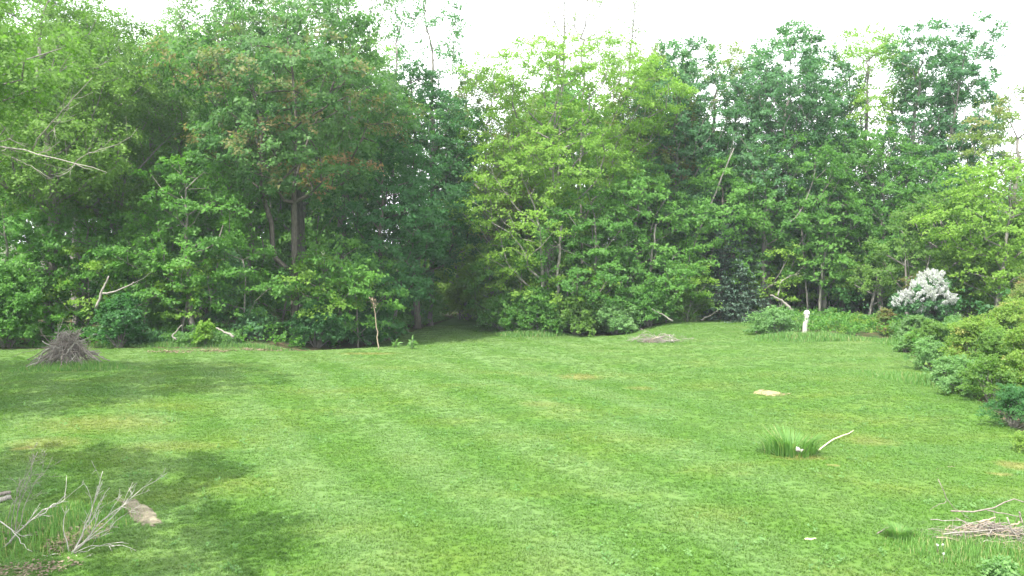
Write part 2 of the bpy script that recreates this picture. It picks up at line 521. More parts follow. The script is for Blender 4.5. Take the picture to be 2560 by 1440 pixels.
def envelope(rng, n, base, H, rx, ry, a, b, lobes=0.28, shell=0.42, lean=(0, 0)):
    """Clump centres in an uneven crown from height base to H."""
    tm = a / (a + b); peak = tm ** a * (1 - tm) ** b
    ph = rng.uniform(0, 6.28, 6)
    out = np.empty((0, 3))
    def cand(m):
        t = rng.uniform(0.02, 0.99, m * 3)
        r = t ** a * (1 - t) ** b / peak
        keep = rng.uniform(0, 1, m * 3) < np.clip(r * 0.85 + 0.15, 0, 1)
        t = t[keep][:m]; r = r[keep][:m]; m2 = len(t)
        th = rng.uniform(0, 2 * np.pi, m2)
        lob = 1 + lobes * np.sin(2 * th + ph[0] + 3 * t) * 0.5 + lobes * np.sin(3 * th + ph[1] - 5 * t) * 0.7 + lobes * 0.8 * np.sin(t * 15 + ph[2] + th)
        q = np.sqrt(rng.uniform(shell, 1, m2)) * np.clip(lob, 0.35, 1.6) * r
        return np.stack([np.cos(th) * q * rx + lean[0] * t, np.sin(th) * q * ry + lean[1] * t, base + t * (H - base)], 1)
    for _ in range(n):
        c = cand(7)
        if len(out):
            d = np.min(np.linalg.norm((c[:, None] - out[None]) , axis=2), 1)
            c = c[np.argmax(d)]
        else:
            c = c[0]
        out = np.vstack([out, c])
    return out

def grow(rng, stems, clumps, tip_r, trunk_r, rise=0.35):
    """Join every clump to the nearest wood below it; radii follow the number of twigs carried."""
    cap = sum(len(s) for s in stems) + len(clumps) * 8 + 10
    P = np.zeros((cap, 3)); par = np.full(cap, -1); n = 0; stem_n = []
    for si, s in enumerate(stems):
        for k, p in enumerate(s):
            if k == 0 and si > 0:
                par_i = int(np.argmin(np.linalg.norm(P[:n] - p, axis=1)))
                last = par_i; continue
            P[n] = p; par[n] = -1 if n == 0 else (n - 1 if (k > 0 and si == 0) else last)
            last = n; n += 1
        stem_n.append(n)
    nstem = stem_n[0]; nfix = n
    order = np.argsort(np.hypot(clumps[:, 0] - np.interp(clumps[:, 2], stems[0][:, 2], stems[0][:, 0]),
                                clumps[:, 1] - np.interp(clumps[:, 2], stems[0][:, 2], stems[0][:, 1])))
    ctip = np.zeros(len(clumps), int)
    for ci in order:
        c = clumps[ci]
        dv = c - P[:n]; d = np.linalg.norm(dv, axis=1); hd = np.hypot(dv[:, 0], dv[:, 1])
        pen = np.clip(P[:n, 2] - (c[2] - rise * hd), 0, None) * 1.6
        j = int(np.argmin(d + pen)); dist = d[j]
        m = max(1, min(6, int(dist / 0.75)))
        mid = P[j] + 0.5 * (c - P[j]) + np.array([0, 0, -0.10 * dist]) + rng.normal(0, 0.07 * dist, 3)
        prev = j
        for q in range(1, m + 1):
            t = q / m
            P[n] = (1 - t) ** 2 * P[j] + 2 * t * (1 - t) * mid + t * t * c
            if q < m: P[n] += rng.normal(0, 0.03 * dist, 3)
            par[n] = prev; prev = n; n += 1
        ctip[ci] = prev
    P = P[:n]; par = par[:n]
    tips = np.zeros(n); tips[ctip] = 1
    has = np.zeros(n, bool); has[par[par >= 0]] = True
    tips[~has] = np.maximum(tips[~has], 1)
    # parents always precede their children except where a stem meets another: handle by index order
    for i in range(n - 1, 0, -1):
        if par[i] >= 0: tips[par[i]] += tips[i]
    e = math.log(trunk_r / tip_r) / math.log(max(tips[0], 2))
    R = tip_r * np.maximum(tips, 1) ** e
    limb = np.full(n, -1)
    for i in range(nstem, n):
        limb[i] = i if (par[i] < nstem) else limb[par[i]]
    return P, par, R, limb, nstem

def spray(rng, C, axis, n_leaf, cr, size, flat=0.5, upw=0.15, wind=(0, 0), n_twig=6, up=1.0, jit=0.7, droop=0.25, aspect=0.62, tri=True, out=0.75):
    """Leaves set along short twigs that radiate from each clump."""
    nc = len(C)
    per = max(1, n_leaf // n_twig)
    hd = C - axis; hd[:, 2] *= 0.3; hd = norm(hd)
    T = rng.normal(0, 1, (nc, n_twig, 3)); T[..., 2] *= flat
    T = norm(T) + hd[:, None] * 0.45 + np.array([wind[0], wind[1], upw])
    T = norm(T)
    s = rng.uniform(0.1, 1.0, (nc, n_twig, per, 1)) ** 0.75
    crs = cr * np.exp(rng.normal(0, 0.22, (nc, 1, 1, 1)))
    P = C[:, None, None, :] + T[:, :, None, :] * s * crs + rng.normal(0, 0.16 * cr, (nc, n_twig, per, 3)) * np.array([1, 1, 0.6])
    P[..., 2] -= (s[..., 0] ** 2) * 0.22 * cr * (1 - upw)
    D = np.broadcast_to(T[:, :, None, :], P.shape)
    fd = np.broadcast_to((norm(C - axis)[:, None, None, :] * np.array([1, 1, .3]) * out + LIGHT * 0.45), P.shape)
    V = leaf_quads(rng, P.reshape(-1, 3), D.reshape(-1, 3), size, aspect, up * .8, jit, droop, tri, fd.reshape(-1, 3))
    return V, per * n_twig

SPEC = {
    # leaf mat, bark, profile a, b, shell, spacing, leaves per clump, clump radius, leaf size, flat, upw, rise
    'oak':    dict(leaf='oak', bark='dark', a=.55, b=.50, sp=1.22, nl=84, cr=.74, size=.185, flat=.5, upw=.1, rise=.30),
    'maple':  dict(leaf='maple', bark='grey', a=.55, b=.55, sp=1.10, nl=84, cr=.70, size=.165, flat=.40, upw=.05, rise=.35),
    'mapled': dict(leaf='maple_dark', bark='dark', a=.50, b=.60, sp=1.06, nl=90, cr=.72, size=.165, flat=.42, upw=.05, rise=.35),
    'locust': dict(leaf='bright', bark='grey', a=.75, b=.42, sp=1.20, nl=90, cr=.74, size=.145, flat=.26, upw=.0, rise=.6),
    'ash':    dict(leaf='ash', bark='grey', a=.70, b=.48, sp=1.22, nl=80, cr=.80, size=.13, flat=.7, upw=.2, rise=.7),
    'birch':  dict(leaf='birch', bark='grey', a=.5, b=.55, sp=1.06, nl=110, cr=.78, size=.125, flat=.8, upw=-.1, rise=.6),
    'poplar': dict(leaf='poplar', bark='grey', a=.42, b=.42, sp=1.0, nl=92, cr=.62, size=.155, flat=.9, upw=.45, rise=.9, wind=(.35, 0)),
    'olive':  dict(leaf='olive', bark='grey', a=.70, b=.42, sp=1.15, nl=84, cr=.72, size=.145, flat=.45, upw=.1, rise=.6),
    'bright': dict(leaf='bright', bark='grey', a=.50, b=.52, sp=1.00, nl=84, cr=.64, size=.15, flat=.4, upw=.05, rise=.4),
    'bluish': dict(leaf='bluish', bark='dark', a=.5, b=.55, sp=1.0, nl=84, cr=.62, size=.14, flat=.5, upw=.1, rise=.4),
    'yellow': dict(leaf='yellow', bark='grey', a=.5, b=.55, sp=0.95, nl=80, cr=.60, size=.13, flat=.5, upw=.15, rise=.4),
}
TRIS = [0]
LIGHT = np.array([SUN_DIR[0], SUN_DIR[1], 0.0])      # leaves turn towards the open, sunny side

def tree(name, label, px, Y, top, w, bot, spec, seed, cat='tree', group='trees of the wood behind the lawn', thin=1.0, lean=0.0, trunk=None,
         stems_px=None, young=0.0, X=None, H=None, dens=1.0, bark=None, rx=None, base=None, low=None, trunk_top=0.80, depth=0.85, max_limb=12):
    rng = np.random.default_rng(seed)
    s = SPEC[spec]
    x = at_depth(px, 620, Y)[0] if X is None else X
    z0 = gz(x, Y)
    Ht = (at_depth(px, top, Y)[2] if H is None else H) - z0
    rx = (w / 2 / FPX * Y) if rx is None else rx
    base = max(0.4, at_depth(px, bot, Y)[2] - z0) if base is None else base
    ry = max(1.4, min(rx * depth, 4.2))
    vol = 4.19 * rx * ry * (Ht - base) / 2 * 0.8
    sp = s['sp'] * thin * 0.9
    n = int(np.clip(vol / sp ** 3, 14, 420))
    lean_v = (lean, rng.uniform(-.4, .4))
    C = envelope(rng, n, base, Ht, rx, ry, s['a'], s['b'], lean=lean_v)
    trunk_r = (0.012 * Ht + 0.03) if trunk is None else trunk
    if stems_px:
        stems = []
        for k, pl in enumerate(stems_px):
            pts = np.array([at_depth(a, b, Y) for a, b in pl]) - np.array([x, Y, z0])
            pts[:, 1] += rng.normal(0, 0.15, len(pts))
            if k == 0: pts[0, 2] = min(pts[0, 2], -0.1); pts[0, 1] = 0
            tt = np.concatenate([[0], np.cumsum(np.linalg.norm(np.diff(pts, axis=0), axis=1))])
            q = np.linspace(0, tt[-1], max(4, int(tt[-1] / 0.6)))
            stems.append(np.stack([np.interp(q, tt, pts[:, i]) for i in range(3)], 1))
    else:
        q = np.linspace(0, 1, max(6, int(Ht / 0.7)))
        wob = np.cumsum(rng.normal(0, 0.075, (len(q), 2)), axis=0)
        stems = [np.stack([lean_v[0] * q ** 1.5 + wob[:, 0], lean_v[1] * q ** 1.5 + wob[:, 1], -0.1 + q * (Ht * trunk_top + 0.1)], 1)]
    P, par, R, limb, nstem = grow(rng, stems, C, 0.013, trunk_r, s['rise'])
    root = thing(name, (x, Y, z0), label, cat, group)
    bm = BARK[bark or s['bark']]
    # trunk, flared at the foot
    tr = R[:nstem].copy(); tr[0] *= 1.35
    V, Fq, Ft = polytube(P[:nstem], tr, 8)
    # the largest limbs are parts of their own, thin ones stay with the trunk
    ids, cnt = np.unique(limb[limb >= 0], return_counts=True)
    big = ids[np.argsort(-R[ids])][:max_limb]
    rest = np.array([i for i in range(nstem, len(P)) if limb[i] not in set(big)], int)
    if len(rest):
        v2, f2 = tubes(P[par[rest]], P[rest], np.minimum(R[par[rest]], R[rest] * 1.25), R[rest], 3)
        Fq = list(Fq) + [tuple(f) for f in (f2 + len(V))]; V = np.vstack([V, v2])
    link('trunk', mesh_mixed('trunk', V, list(Fq) + list(Ft), bm), root)
    for b in big:
        k = np.where(limb == b)[0]
        v2, f2 = tubes(P[par[k]], P[k], np.minimum(R[par[k]], R[k] * 1.25), R[k], 4)
        link('limb', mesh_np('limb', v2, f2, bm, smooth=True), root)
        TRIS[0] += len(f2) * 2
    # leaves
    axis = np.stack([np.interp(C[:, 2], stems[0][:, 2], stems[0][:, 0]), np.interp(C[:, 2], stems[0][:, 2], stems[0][:, 1]), C[:, 2] - 1.0], 1)
    V, per = spray(rng, C, axis, int(s['nl'] * dens * 2.2), s['cr'] * (0.55 + 0.55 * thin), s['size'] * 0.93, s['flat'], s['upw'], s.get('wind', (0, 0)))
    nc = len(C)
    ct = rng.uniform(0.1, 0.9, nc)
    tint = np.clip(np.repeat(ct, per) * 0.55 + rng.uniform(0, 1, nc * per) * 0.45 + rng.uniform(-.18, .28), 0, 1)
    yc = (rng.uniform(0, 1, nc) < young) * rng.uniform(0.4, 1.0, nc) * np.clip(1.25 - (C[:, 2] - base) / (Ht - base), .1, 1)
    yg = np.repeat(yc, per) * (rng.uniform(0, 1, nc * per) < 0.75)
    link('crown', leaf_mesh('crown', V, tint, yg, LEAF[low or s['leaf']]), root)
    TRIS[0] += len(V) // 3
    return root

def shrub(name, label, px, py, w, h, leaf, seed, group='shrubs along the edge of the lawn', cat='shrub', n=None, size=.11, cr=.38, nl=70, bark='grey',
          X=None, Y=None, ry=None, young=0.0, n_stem=7, lean=0.0, H=None, rx=None, flat=.7, upw=.25, aspect=.6):
    """Bush of many stems from one foot; w and h in photo pixels unless H, rx give metres."""
    rng = np.random.default_rng(seed)
    if X is None:
        p = at_ground(px, py); X, Y = p[0], p[1]
    z0 = gz(X, Y)
    rx = w / 2 / FPX * Y if rx is None else rx
    H = h / FPX * Y if H is None else H
    ry = rx * 0.85 if ry is None else ry
    n = int(np.clip(2.6 * rx * ry * H / (cr * 1.35) ** 3, 10, 200)) if n is None else n
    th = rng.uniform(0, 6.28, n); q = np.sqrt(rng.uniform(0.05, 1, n)); t = rng.uniform(0.08, 1, n) ** 0.75
    prof = np.sqrt(np.clip(1 - (t * 0.97) ** 2.2, 0, 1)) * (0.72 + 0.28 * np.sin(3 * th + 4 * t + seed))
    C = np.stack([np.cos(th) * q * prof * rx + lean * t, np.sin(th) * q * prof * ry, t * (H - cr * 0.5)], 1)
    root = thing(name, (X, Y, z0), label, cat, group)
    P0, P1, R0, R1 = [], [], [], []
    for k in range(n):
        a = np.array([C[k, 0] * 0.12, C[k, 1] * 0.12, -0.05]); m = np.array([C[k, 0] * 0.45, C[k, 1] * 0.45, C[k, 2] * 0.6]) + rng.normal(0, .05, 3)
        if k < n_stem * 4:
            r = 0.012 + 0.012 * rng.uniform() * H / 2
            P0 += [a, m]; P1 += [m, C[k]]; R0 += [r, r * .7]; R1 += [r * .7, r * .35]
    v, f = tubes(np.array(P0), np.array(P1), np.array(R0), np.array(R1), 4)
    link('stems', mesh_np('stems', v, f, BARK[bark], smooth=True), root)
    axis = np.zeros_like(C); axis[:, 2] = C[:, 2] - 0.4 * H
    V, per = spray(rng, C, axis, int(nl * 1.9), cr * 1.05, size * 1.0, flat, upw, aspect=aspect)
    V = V[:]
    tint = np.clip(np.repeat(rng.uniform(.1, .9, n), per) * .5 + rng.uniform(0, 1, n * per) * .5, 0, 1)
    yc = np.repeat((rng.uniform(0, 1, n) < young) * rng.uniform(.3, 1, n), per)
    V[:, 2] = np.maximum(V[:, 2], 0.01)
    link('foliage', leaf_mesh('foliage', V, tint, yc, LEAF[leaf]), root)
    TRIS[0] += len(V) // 3
    return root

def spruce(name, label, px, Y, top, w, bot, seed):
    rng = np.random.default_rng(seed)
    x = at_depth(px, 620, Y)[0]; z0 = gz(x, Y)
    H = at_depth(px, top, Y)[2] - z0; R = w / 2 / FPX * Y
    root = thing(name, (x, Y, z0), label, 'tree', 'trees of the wood behind the lawn')
    V, Fq, Ft = polytube([(0, 0, -.1), (0, 0, H * .5), (0, 0, H)], [.14, .09, .015], 7)
    link('trunk', mesh_mixed('trunk', V, list(Fq) + list(Ft), BARK['dark']), root)
    P, D, B0, B1, br0, br1 = [], [], [], [], [], []
    z = 0.35
    while z < H - .15:
        t = z / H; Lr = R * (1 - t) ** 0.8 * 1.05 + .12
        for k in range(int(8 + 4 * (1 - t))):
            th = rng.uniform(0, 6.28); L_ = Lr * rng.uniform(.75, 1.12)
            h = np.array([math.cos(th), math.sin(th), 0]); sd = np.array([-h[1], h[0], 0])
            nq = max(6, int(L_ * 34)); s = rng.uniform(.12, 1, nq)
            side = rng.uniform(-1, 1, nq) * (1 - s * .75) * L_ * .32
            p = h * (s * L_)[:, None] + sd * side[:, None] + np.array([0, 0, 1]) * (z - .30 * s * L_ + .22 * s ** 3 * L_ + rng.normal(0, .03, nq) - .15 * np.abs(side))[:, None]
            P.append(p); D.append(h + sd * np.sign(side)[:, None] * .7)
            B0.append((0, 0, z)); B1.append(h * L_ * .9 + np.array([0, 0, z - .12 * L_])); br0.append(.022); br1.append(.006)
        z += .26
    P = np.concatenate(P); D = np.concatenate(D)
    v, f = tubes(np.array(B0), np.array(B1), np.array(br0), np.array(br1), 3)
    link('boughs', mesh_np('boughs', v, f, BARK['dark']), root)
    V = leaf_quads(rng, P, D, .17, .42, .8, .5, .5)
    n = len(P)
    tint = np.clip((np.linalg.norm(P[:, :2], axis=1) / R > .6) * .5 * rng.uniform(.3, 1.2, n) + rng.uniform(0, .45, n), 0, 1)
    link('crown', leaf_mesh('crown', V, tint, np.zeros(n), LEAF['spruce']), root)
    TRIS[0] += len(V) // 3
    return root


# ------------------------------------------------------------------ the wood: large trees that can be told apart
T = tree
# left-hand side, nearest first
T('birch_tree', 'tall yellow-green birch leaning into the frame at the upper left corner', 0, 21.5, 0, 0, 0, 'birch', 11, X=-20.2, H=14.2, rx=6.9, base=4.8, dens=1.0, trunk=.2, depth=.62)
T('shade_tree', 'leafy tree outside the left edge whose shade falls on the lawn beyond the dead shrub', 0, 10.5, 0, 0, 0, 'maple', 12, X=-13.5, H=10.6, rx=4.0, base=6.2, group='trees beside the lawn that shade it', trunk=.17, depth=.5, dens=1.9)
T('shade_tree', 'smaller leafy tree outside the left edge whose shade falls on the nearest grass', 0, 8.3, 0, 0, 0, 'maple', 13, X=-9.6, H=8.6, rx=2.6, base=5.2, group='trees beside the lawn that shade it', trunk=.14, depth=.6, dens=1.9)
T('birch_tree', 'feathery yellow-green birch rising behind the stick heap', 110, 39, -70, 420, 520, 'birch', 14)
T('ash_tree', 'pale yellow-green ash with a rounded top under the first gap of sky', 285, 42, 35, 330, 560, 'birch', 15, thin=1.05)
T('ash_tree', 'thin grey-green ash with wispy top in front of the left sky gap', 395, 47, 70, 240, 600, 'ash', 16, thin=1.1, dens=.8)
T('ash_tree', 'tall grey-green ash whose fine twigs fill the top edge left of the red oak', 530, 45, -60, 330, 600, 'ash', 17, dens=1.15)
T('oak_tree', 'big forked oak with rusty new leaves and a dark double trunk', 730, 41.0, 10, 470, 500, 'oak', 18, young=.22, trunk=.20, rx=5.2, dens=.78,
  stems_px=[[(738, 835), (735, 640), (736, 480), (742, 330), (735, 200), (715, 60)],
            [(738, 690), (684, 640), (680, 560), (652, 470), (650, 330), (632, 210), (610, 110)],
            [(736, 480), (742, 440), (775, 330), (830, 230), (858, 130)],
            [(684, 570), (700, 510)]])
T('ash_tree', 'pale open ash behind the oak with bare upright twigs against the sky', 860, 47, -70, 260, 560, 'ash', 19, thin=1.0, dens=1.0)
T('poplar_tree', 'very tall thin poplar with separate leafy plumes standing against the white sky', 1075, 53, -90, 190, 330, 'poplar', 20, thin=1.5, dens=.85, trunk=.16, low='poplar', depth=1)
T('poplar_tree', 'slender poplar half hidden behind the pale open ash, top plume against the sky', 985, 52, -60, 110, 330, 'poplar', 21, thin=1.5, dens=.8, trunk=.12)
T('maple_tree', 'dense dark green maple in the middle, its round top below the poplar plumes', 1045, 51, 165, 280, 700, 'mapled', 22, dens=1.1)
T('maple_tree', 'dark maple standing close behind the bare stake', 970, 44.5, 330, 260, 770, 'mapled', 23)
T('maple_tree', 'low spreading maple whose boughs hang to the grass left of the stake', 840, 42.6, 590, 260, 815, 'maple', 24, trunk=.12)
T('maple_tree', 'mid green maple filling the space below the left fork of the oak', 585, 43.5, 430, 240, 800, 'maple', 25)
T('maple_tree', 'slim maple with a dark double stem left of the oak', 480, 39, 380, 240, 780, 'maple', 26)
T('maple_tree', 'layered light maple above the ground cover on the left', 370, 40.4, 520, 220, 800, 'bright', 27, low='maple')
T('maple_tree', 'bushy maple directly behind the stick heap', 190, 40.0, 500, 280, 815, 'maple', 28)
T('maple_tree', 'dim leafy maple cut off by the left edge above the stick heap', 25, 38.4, 480, 240, 815, 'maple', 29)
T('dogwood_tree', 'bluish low tree over the leaf litter between the left maples', 520, 40.6, 600, 190, 810, 'bluish', 30)
T('dogwood_tree', 'small bluish tree drooping beneath the oak trunk', 690, 42.2, 650, 200, 800, 'maple', 31)
T('ash_tree', 'pale feathery ash showing above the left fork of the oak', 640, 48, -70, 260, 520, 'ash', 65, dens=1.1)
T('ash_tree', 'pale feathery ash showing above the right fork of the oak', 765, 49, -80, 240, 520, 'ash', 66, dens=1.1)
T('birch_tree', 'soft yellow-green birch between the left sky gap and the near birch', 190, 46, -40, 260, 520, 'birch', 67)
T('young_maple', 'bright young maple whose light leaves hang behind the top of the stick heap', 215, 38.6, 610, 150, 800, 'bright', 80, trunk=.05, rx=1.5)
T('young_maple', 'bright layered young maple above the bare forked branch', 345, 38.4, 590, 150, 790, 'bright', 81, trunk=.05, rx=1.5, low='maple')
T('young_maple', 'small yellow-green young maple left of the oak foot', 455, 38.6, 620, 130, 800, 'bright', 82, trunk=.05, rx=1.4)
T('young_maple', 'mid green young maple right below the oak fork', 605, 39.2, 600, 140, 800, 'maple', 83, trunk=.05, rx=1.5)
T('young_maple', 'light green young maple hanging over the deep shade right of the oak trunk', 800, 40.4, 650, 140, 800, 'maple', 84, trunk=.05, rx=1.6, low='bright')
T('young_maple', 'broad leaved young maple close behind the top of the bare stake', 890, 41.2, 660, 130, 820, 'maple', 85, trunk=.05, rx=1.5)
T('young_maple', 'dim young maple at the left edge over the heap', 70, 37.6, 620, 150, 810, 'maple', 86, trunk=.05, rx=1.5)
# middle, around the path
T('bright_leaved_tree', 'bright small tree whose leaves close the opening above the path', 1150, 58, 420, 190, 705, 'bright', 68, trunk=.07)  # bright leaf colour put in to lighten the path opening like sunlight
T('bright_leaved_tree', 'bright yellow-green tree seen through the opening where the path enters the wood', 1165, 66, 420, 260, 790, 'bright', 32)
T('olive_tree', 'olive tree with brownish spring leaves behind the left branch of the locust', 1220, 56, 185, 250, 640, 'olive', 33, young=.3)
T('locust_tree', 'broad yellow-green locust with a domed top in the centre of the treeline', 1440, 50, 95, 440, 600, 'locust', 34, trunk=.22, depth=.6,
  stems_px=[[(1366, 800), (1368, 640), (1376, 480), (1384, 330), (1395, 200), (1400, 110)],
            [(1376, 480), (1390, 420), (1470, 300), (1515, 190)],
            [(1384, 340), (1330, 290), (1290, 240)]])
T('bare_topped_tree', 'thin half-bare tree with small leaf tufts rising highest left of the locust dome', 1388, 57, -80, 90, 220, 'ash', 35, thin=.62, dens=.12, low='olive', trunk=.08)
T('bare_topped_tree', 'thin half-bare tree with sparse twigs rising above the middle of the locust dome', 1462, 58, -70, 80, 200, 'ash', 36, thin=.62, dens=.12, low='olive', trunk=.08)
T('bare_topped_tree', 'slanting half-bare tree with feathery leaves above the right half of the locust dome', 1525, 57, -60, 120, 260, 'ash', 37, thin=.62, dens=.16, lean=1.0, trunk=.08)
T('olive_tree', 'olive tree tinged with red on the right shoulder of the locust', 1610, 54, 130, 200, 560, 'olive', 38, young=.4)
T('pale_stemmed_tree', 'leafy tree with pale crooked stems leaning left over the middle of the lawn edge', 1290, 48.5, 400, 260, 690, 'locust', 39, bark='pale', trunk=.13, dens=.7,
  stems_px=[[(1362, 800), (1352, 600), (1338, 520), (1300, 430), (1275, 340), (1235, 300)],
            [(1345, 560), (1290, 520), (1240, 450), (1215, 390)],
            [(1320, 480), (1370, 440), (1330, 370), (1280, 345)]])
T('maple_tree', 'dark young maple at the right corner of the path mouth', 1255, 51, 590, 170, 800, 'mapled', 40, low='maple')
T('maple_tree', 'mid green maple just right of the pale post-like trunk', 1470, 48.6, 470, 240, 780, 'maple', 41)
T('maple_tree', 'mid green maple standing between the leaning grey pole and the locust', 1600, 50, 400, 230, 790, 'maple', 42)
T('poplar_tree', 'fine blue-green poplar with a small spire, right of the locust', 1700, 53, 95, 210, 700, 'poplar', 43, low='poplar', thin=1.0)
T('olive_tree', 'olive topped tree in the dip of the skyline left of the tall poplars', 1800, 57, 115, 170, 520, 'olive', 44)
T('young_maple', 'bright young maple just left of the locust foot', 1310, 49.4, 640, 130, 790, 'bright', 87, trunk=.05, rx=1.6)
T('young_maple', 'mid green young maple in front of the gap right of the locust foot', 1445, 48.4, 660, 120, 785, 'maple', 88, trunk=.05, rx=1.6, low='bright')
T('young_maple', 'mid green young maple behind the pale fallen log', 1545, 48.2, 640, 130, 790, 'maple', 89, trunk=.05, rx=1.7)
T('young_maple', 'light green young maple at the foot of the leaning grey tree', 1665, 48.6, 640, 130, 780, 'bright', 90, trunk=.05, rx=1.7, low='maple')
T('young_maple', 'young maple with light leaves right of the spruce foot', 1950, 50.4, 610, 140, 760, 'maple', 91, trunk=.05, rx=1.8, low='bright')
T('young_maple', 'yellow-green young maple in the dark gap above the post', 2075, 50.8, 600, 140, 760, 'bright', 92, trunk=.05, rx=1.8)
T('young_maple', 'young maple on the right side of the path mouth', 1225, 53, 600, 130, 770, 'maple', 93, trunk=.05, rx=1.8, low='bright')
# right-hand row of wind-bent poplars
T('poplar_tree', 'blue-green poplar filling the skyline between the locust and the olive topped tree', 1655, 56, 150, 200, 600, 'poplar', 70, thin=1.0)
T('poplar_tree', 'blue-green poplar just left of the peaked poplar', 1860, 55, 140, 180, 600, 'poplar', 71, lean=.6)
T('poplar_tree', 'blue-green poplar close right of the peaked poplar', 2005, 54, 130, 160, 600, 'poplar', 72, lean=.9)
T('poplar_tree', 'blue-green poplar between the two tall plumes at the right', 2335, 53.5, 120, 170, 600, 'poplar', 73, lean=.9)
T('maple_tree', 'mid green maple filling the low skyline right of the pale forked poplar', 2110, 52.5, 330, 200, 700, 'maple', 74, thin=1.05)
T('poplar_tree', 'tall blue-green poplar with a peaked crown bending right, first of the windy row', 1925, 52, 60, 210, 640, 'poplar', 45, lean=1.2, trunk=.2, thin=.98)
T('poplar_tree', 'poplar with a pale forked trunk showing sky beneath its crown', 1960, 50.5, 330, 200, 700, 'poplar', 46, lean=.6, low='maple', trunk=.17,
  stems_px=[[(1905, 800), (1912, 640), (1917, 445), (1880, 380), (1850, 345)], [(1917, 450), (1945, 420), (1985, 340), (2015, 280)]])
T('poplar_tree', 'lower poplar in the notch between the peaked poplar and the yellow-topped tree', 2050, 55, 200, 170, 620, 'poplar', 47, lean=.6)
T('locust_tree', 'open yellow-green topped tree rising among the blue-green poplars', 2165, 55, 68, 200, 470, 'olive', 48, low='bright', thin=.95, dens=1.0)
T('poplar_tree', 'tall poplar with two upright plumes between the yellow-topped tree and the last poplar', 2270, 52, 55, 170, 620, 'poplar', 49, lean=.9, thin=1.02)
T('poplar_tree', 'last tall poplar of the row, a wide plume blown far to the right', 2385, 50, 40, 150, 640, 'poplar', 50, lean=1.0, trunk=.2,
  stems_px=[[(2370, 800), (2368, 560), (2372, 380), (2395, 230), (2425, 60)], [(2370, 430), (2420, 330), (2475, 240), (2520, 175)]])
T('poplar_tree', 'short poplar with open lower crown left of the last tall poplar', 2200, 50.5, 330, 200, 690, 'poplar', 51, low='maple', thin=1.05)
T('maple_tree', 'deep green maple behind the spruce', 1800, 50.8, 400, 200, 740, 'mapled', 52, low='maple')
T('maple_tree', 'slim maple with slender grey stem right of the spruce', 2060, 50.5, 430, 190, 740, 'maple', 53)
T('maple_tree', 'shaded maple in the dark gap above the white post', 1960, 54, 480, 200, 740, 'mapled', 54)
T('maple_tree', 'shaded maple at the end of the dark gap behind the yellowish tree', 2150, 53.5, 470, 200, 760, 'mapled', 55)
T('maple_tree', 'green maple under the last tall poplar', 2330, 48.5, 380, 210, 730, 'maple', 56)
T('thin_tree', 'spindly bare-stemmed tree in the pale sky gap near the right edge', 2470, 50, 250, 90, 420, 'ash', 57, thin=1.4, dens=.35, low='olive', trunk=.09)
T('olive_tree', 'dull olive tree cut off by the right edge below the sky gap', 2545, 45, 225, 190, 560, 'olive', 58, young=.15)
T('maple_tree', 'large light green tree filling the right edge behind the lilac', 2490, 42.5, 400, 270, 740, 'bright', 59, dens=1.0)
T('birch_tree', 'yellow-green tree with a pointed top between the dark gap and the lilac', 2350, 45, 470, 190, 730, 'bright', 60, low='birch')
T('hawthorn_tree', 'small golden-green tree standing left of the white lilac', 2265, 44.5, 585, 170, 730, 'yellow', 61, low='birch', young=.1)
T('hawthorn_tree', 'low spreading yellow-green tree reaching toward the post', 2190, 46.5, 650, 150, 745, 'yellow', 62, low='birch')
spruce('spruce_tree', 'dark drooping spruce at the back corner of the lawn', 1835, 50.2, 500, 190, 800, 63)
T('maple_tree', 'bare-footed young tree with yellowish boughs just left of the spruce', 1720, 49, 655, 110, 745, 'yellow', 64, low='bright', trunk=.06)

# ------------------------------------------------------------------ the wood beyond: trunks and a mass of leaves nobody could count
def far_wood():
    rng = np.random.default_rng(77)
    cl = []
    for _ in range(2300):
        Y = rng.uniform(58, 86)
        px = rng.uniform(-260, 2850)
        top = np.interp(px, [-300, 300, 480, 900, 1100, 1240, 1400, 1640, 1800, 1900, 2000, 2500, 2850], [60, 140, 170, 200, 300, 330, 260, 280, 380, 500, 560, 560, 420])
        top += 60 * math.sin(px * .021) + rng.uniform(0, 60)
        if 940 < px < 1225 and Y < 74: continue
        py = rng.uniform(top, 800)
        p = at_depth(px, py, Y)
        p[2] = max(p[2], gz(p[0], Y) + .3)
        cl.append(p)
    C = np.array(cl)
    axis = C.copy(); axis[:, 2] -= 1
    V, per = spray(rng, C, axis, 120, 1.35, .40, .5, .1)
    n = len(C)
    tint = np.clip(np.repeat(rng.uniform(0, 1, n), per) * .6 + rng.uniform(0, 1, n * per) * .4, 0, 1)
    o = link('far_woods', leaf_mesh('far_woods', V, tint, np.zeros(n * per), LEAF['maple']))
    TRIS[0] += len(V) // 3
    tag(o, 'mass of green woodland leaves far behind the first trees', kind='stuff')
far_wood()

def copy_tree(src, loc, rz, sc, label, group):
    c = src.copy(); COL.objects.link(c)
    c.location = loc; c.rotation_euler = (0, 0, rz); c.scale = sc
    c['label'] = label; c['group'] = group
    for ch in SRC_CHILDREN[src.name]:
        d = ch.copy(); d.parent = c; COL.objects.link(d)
    return c

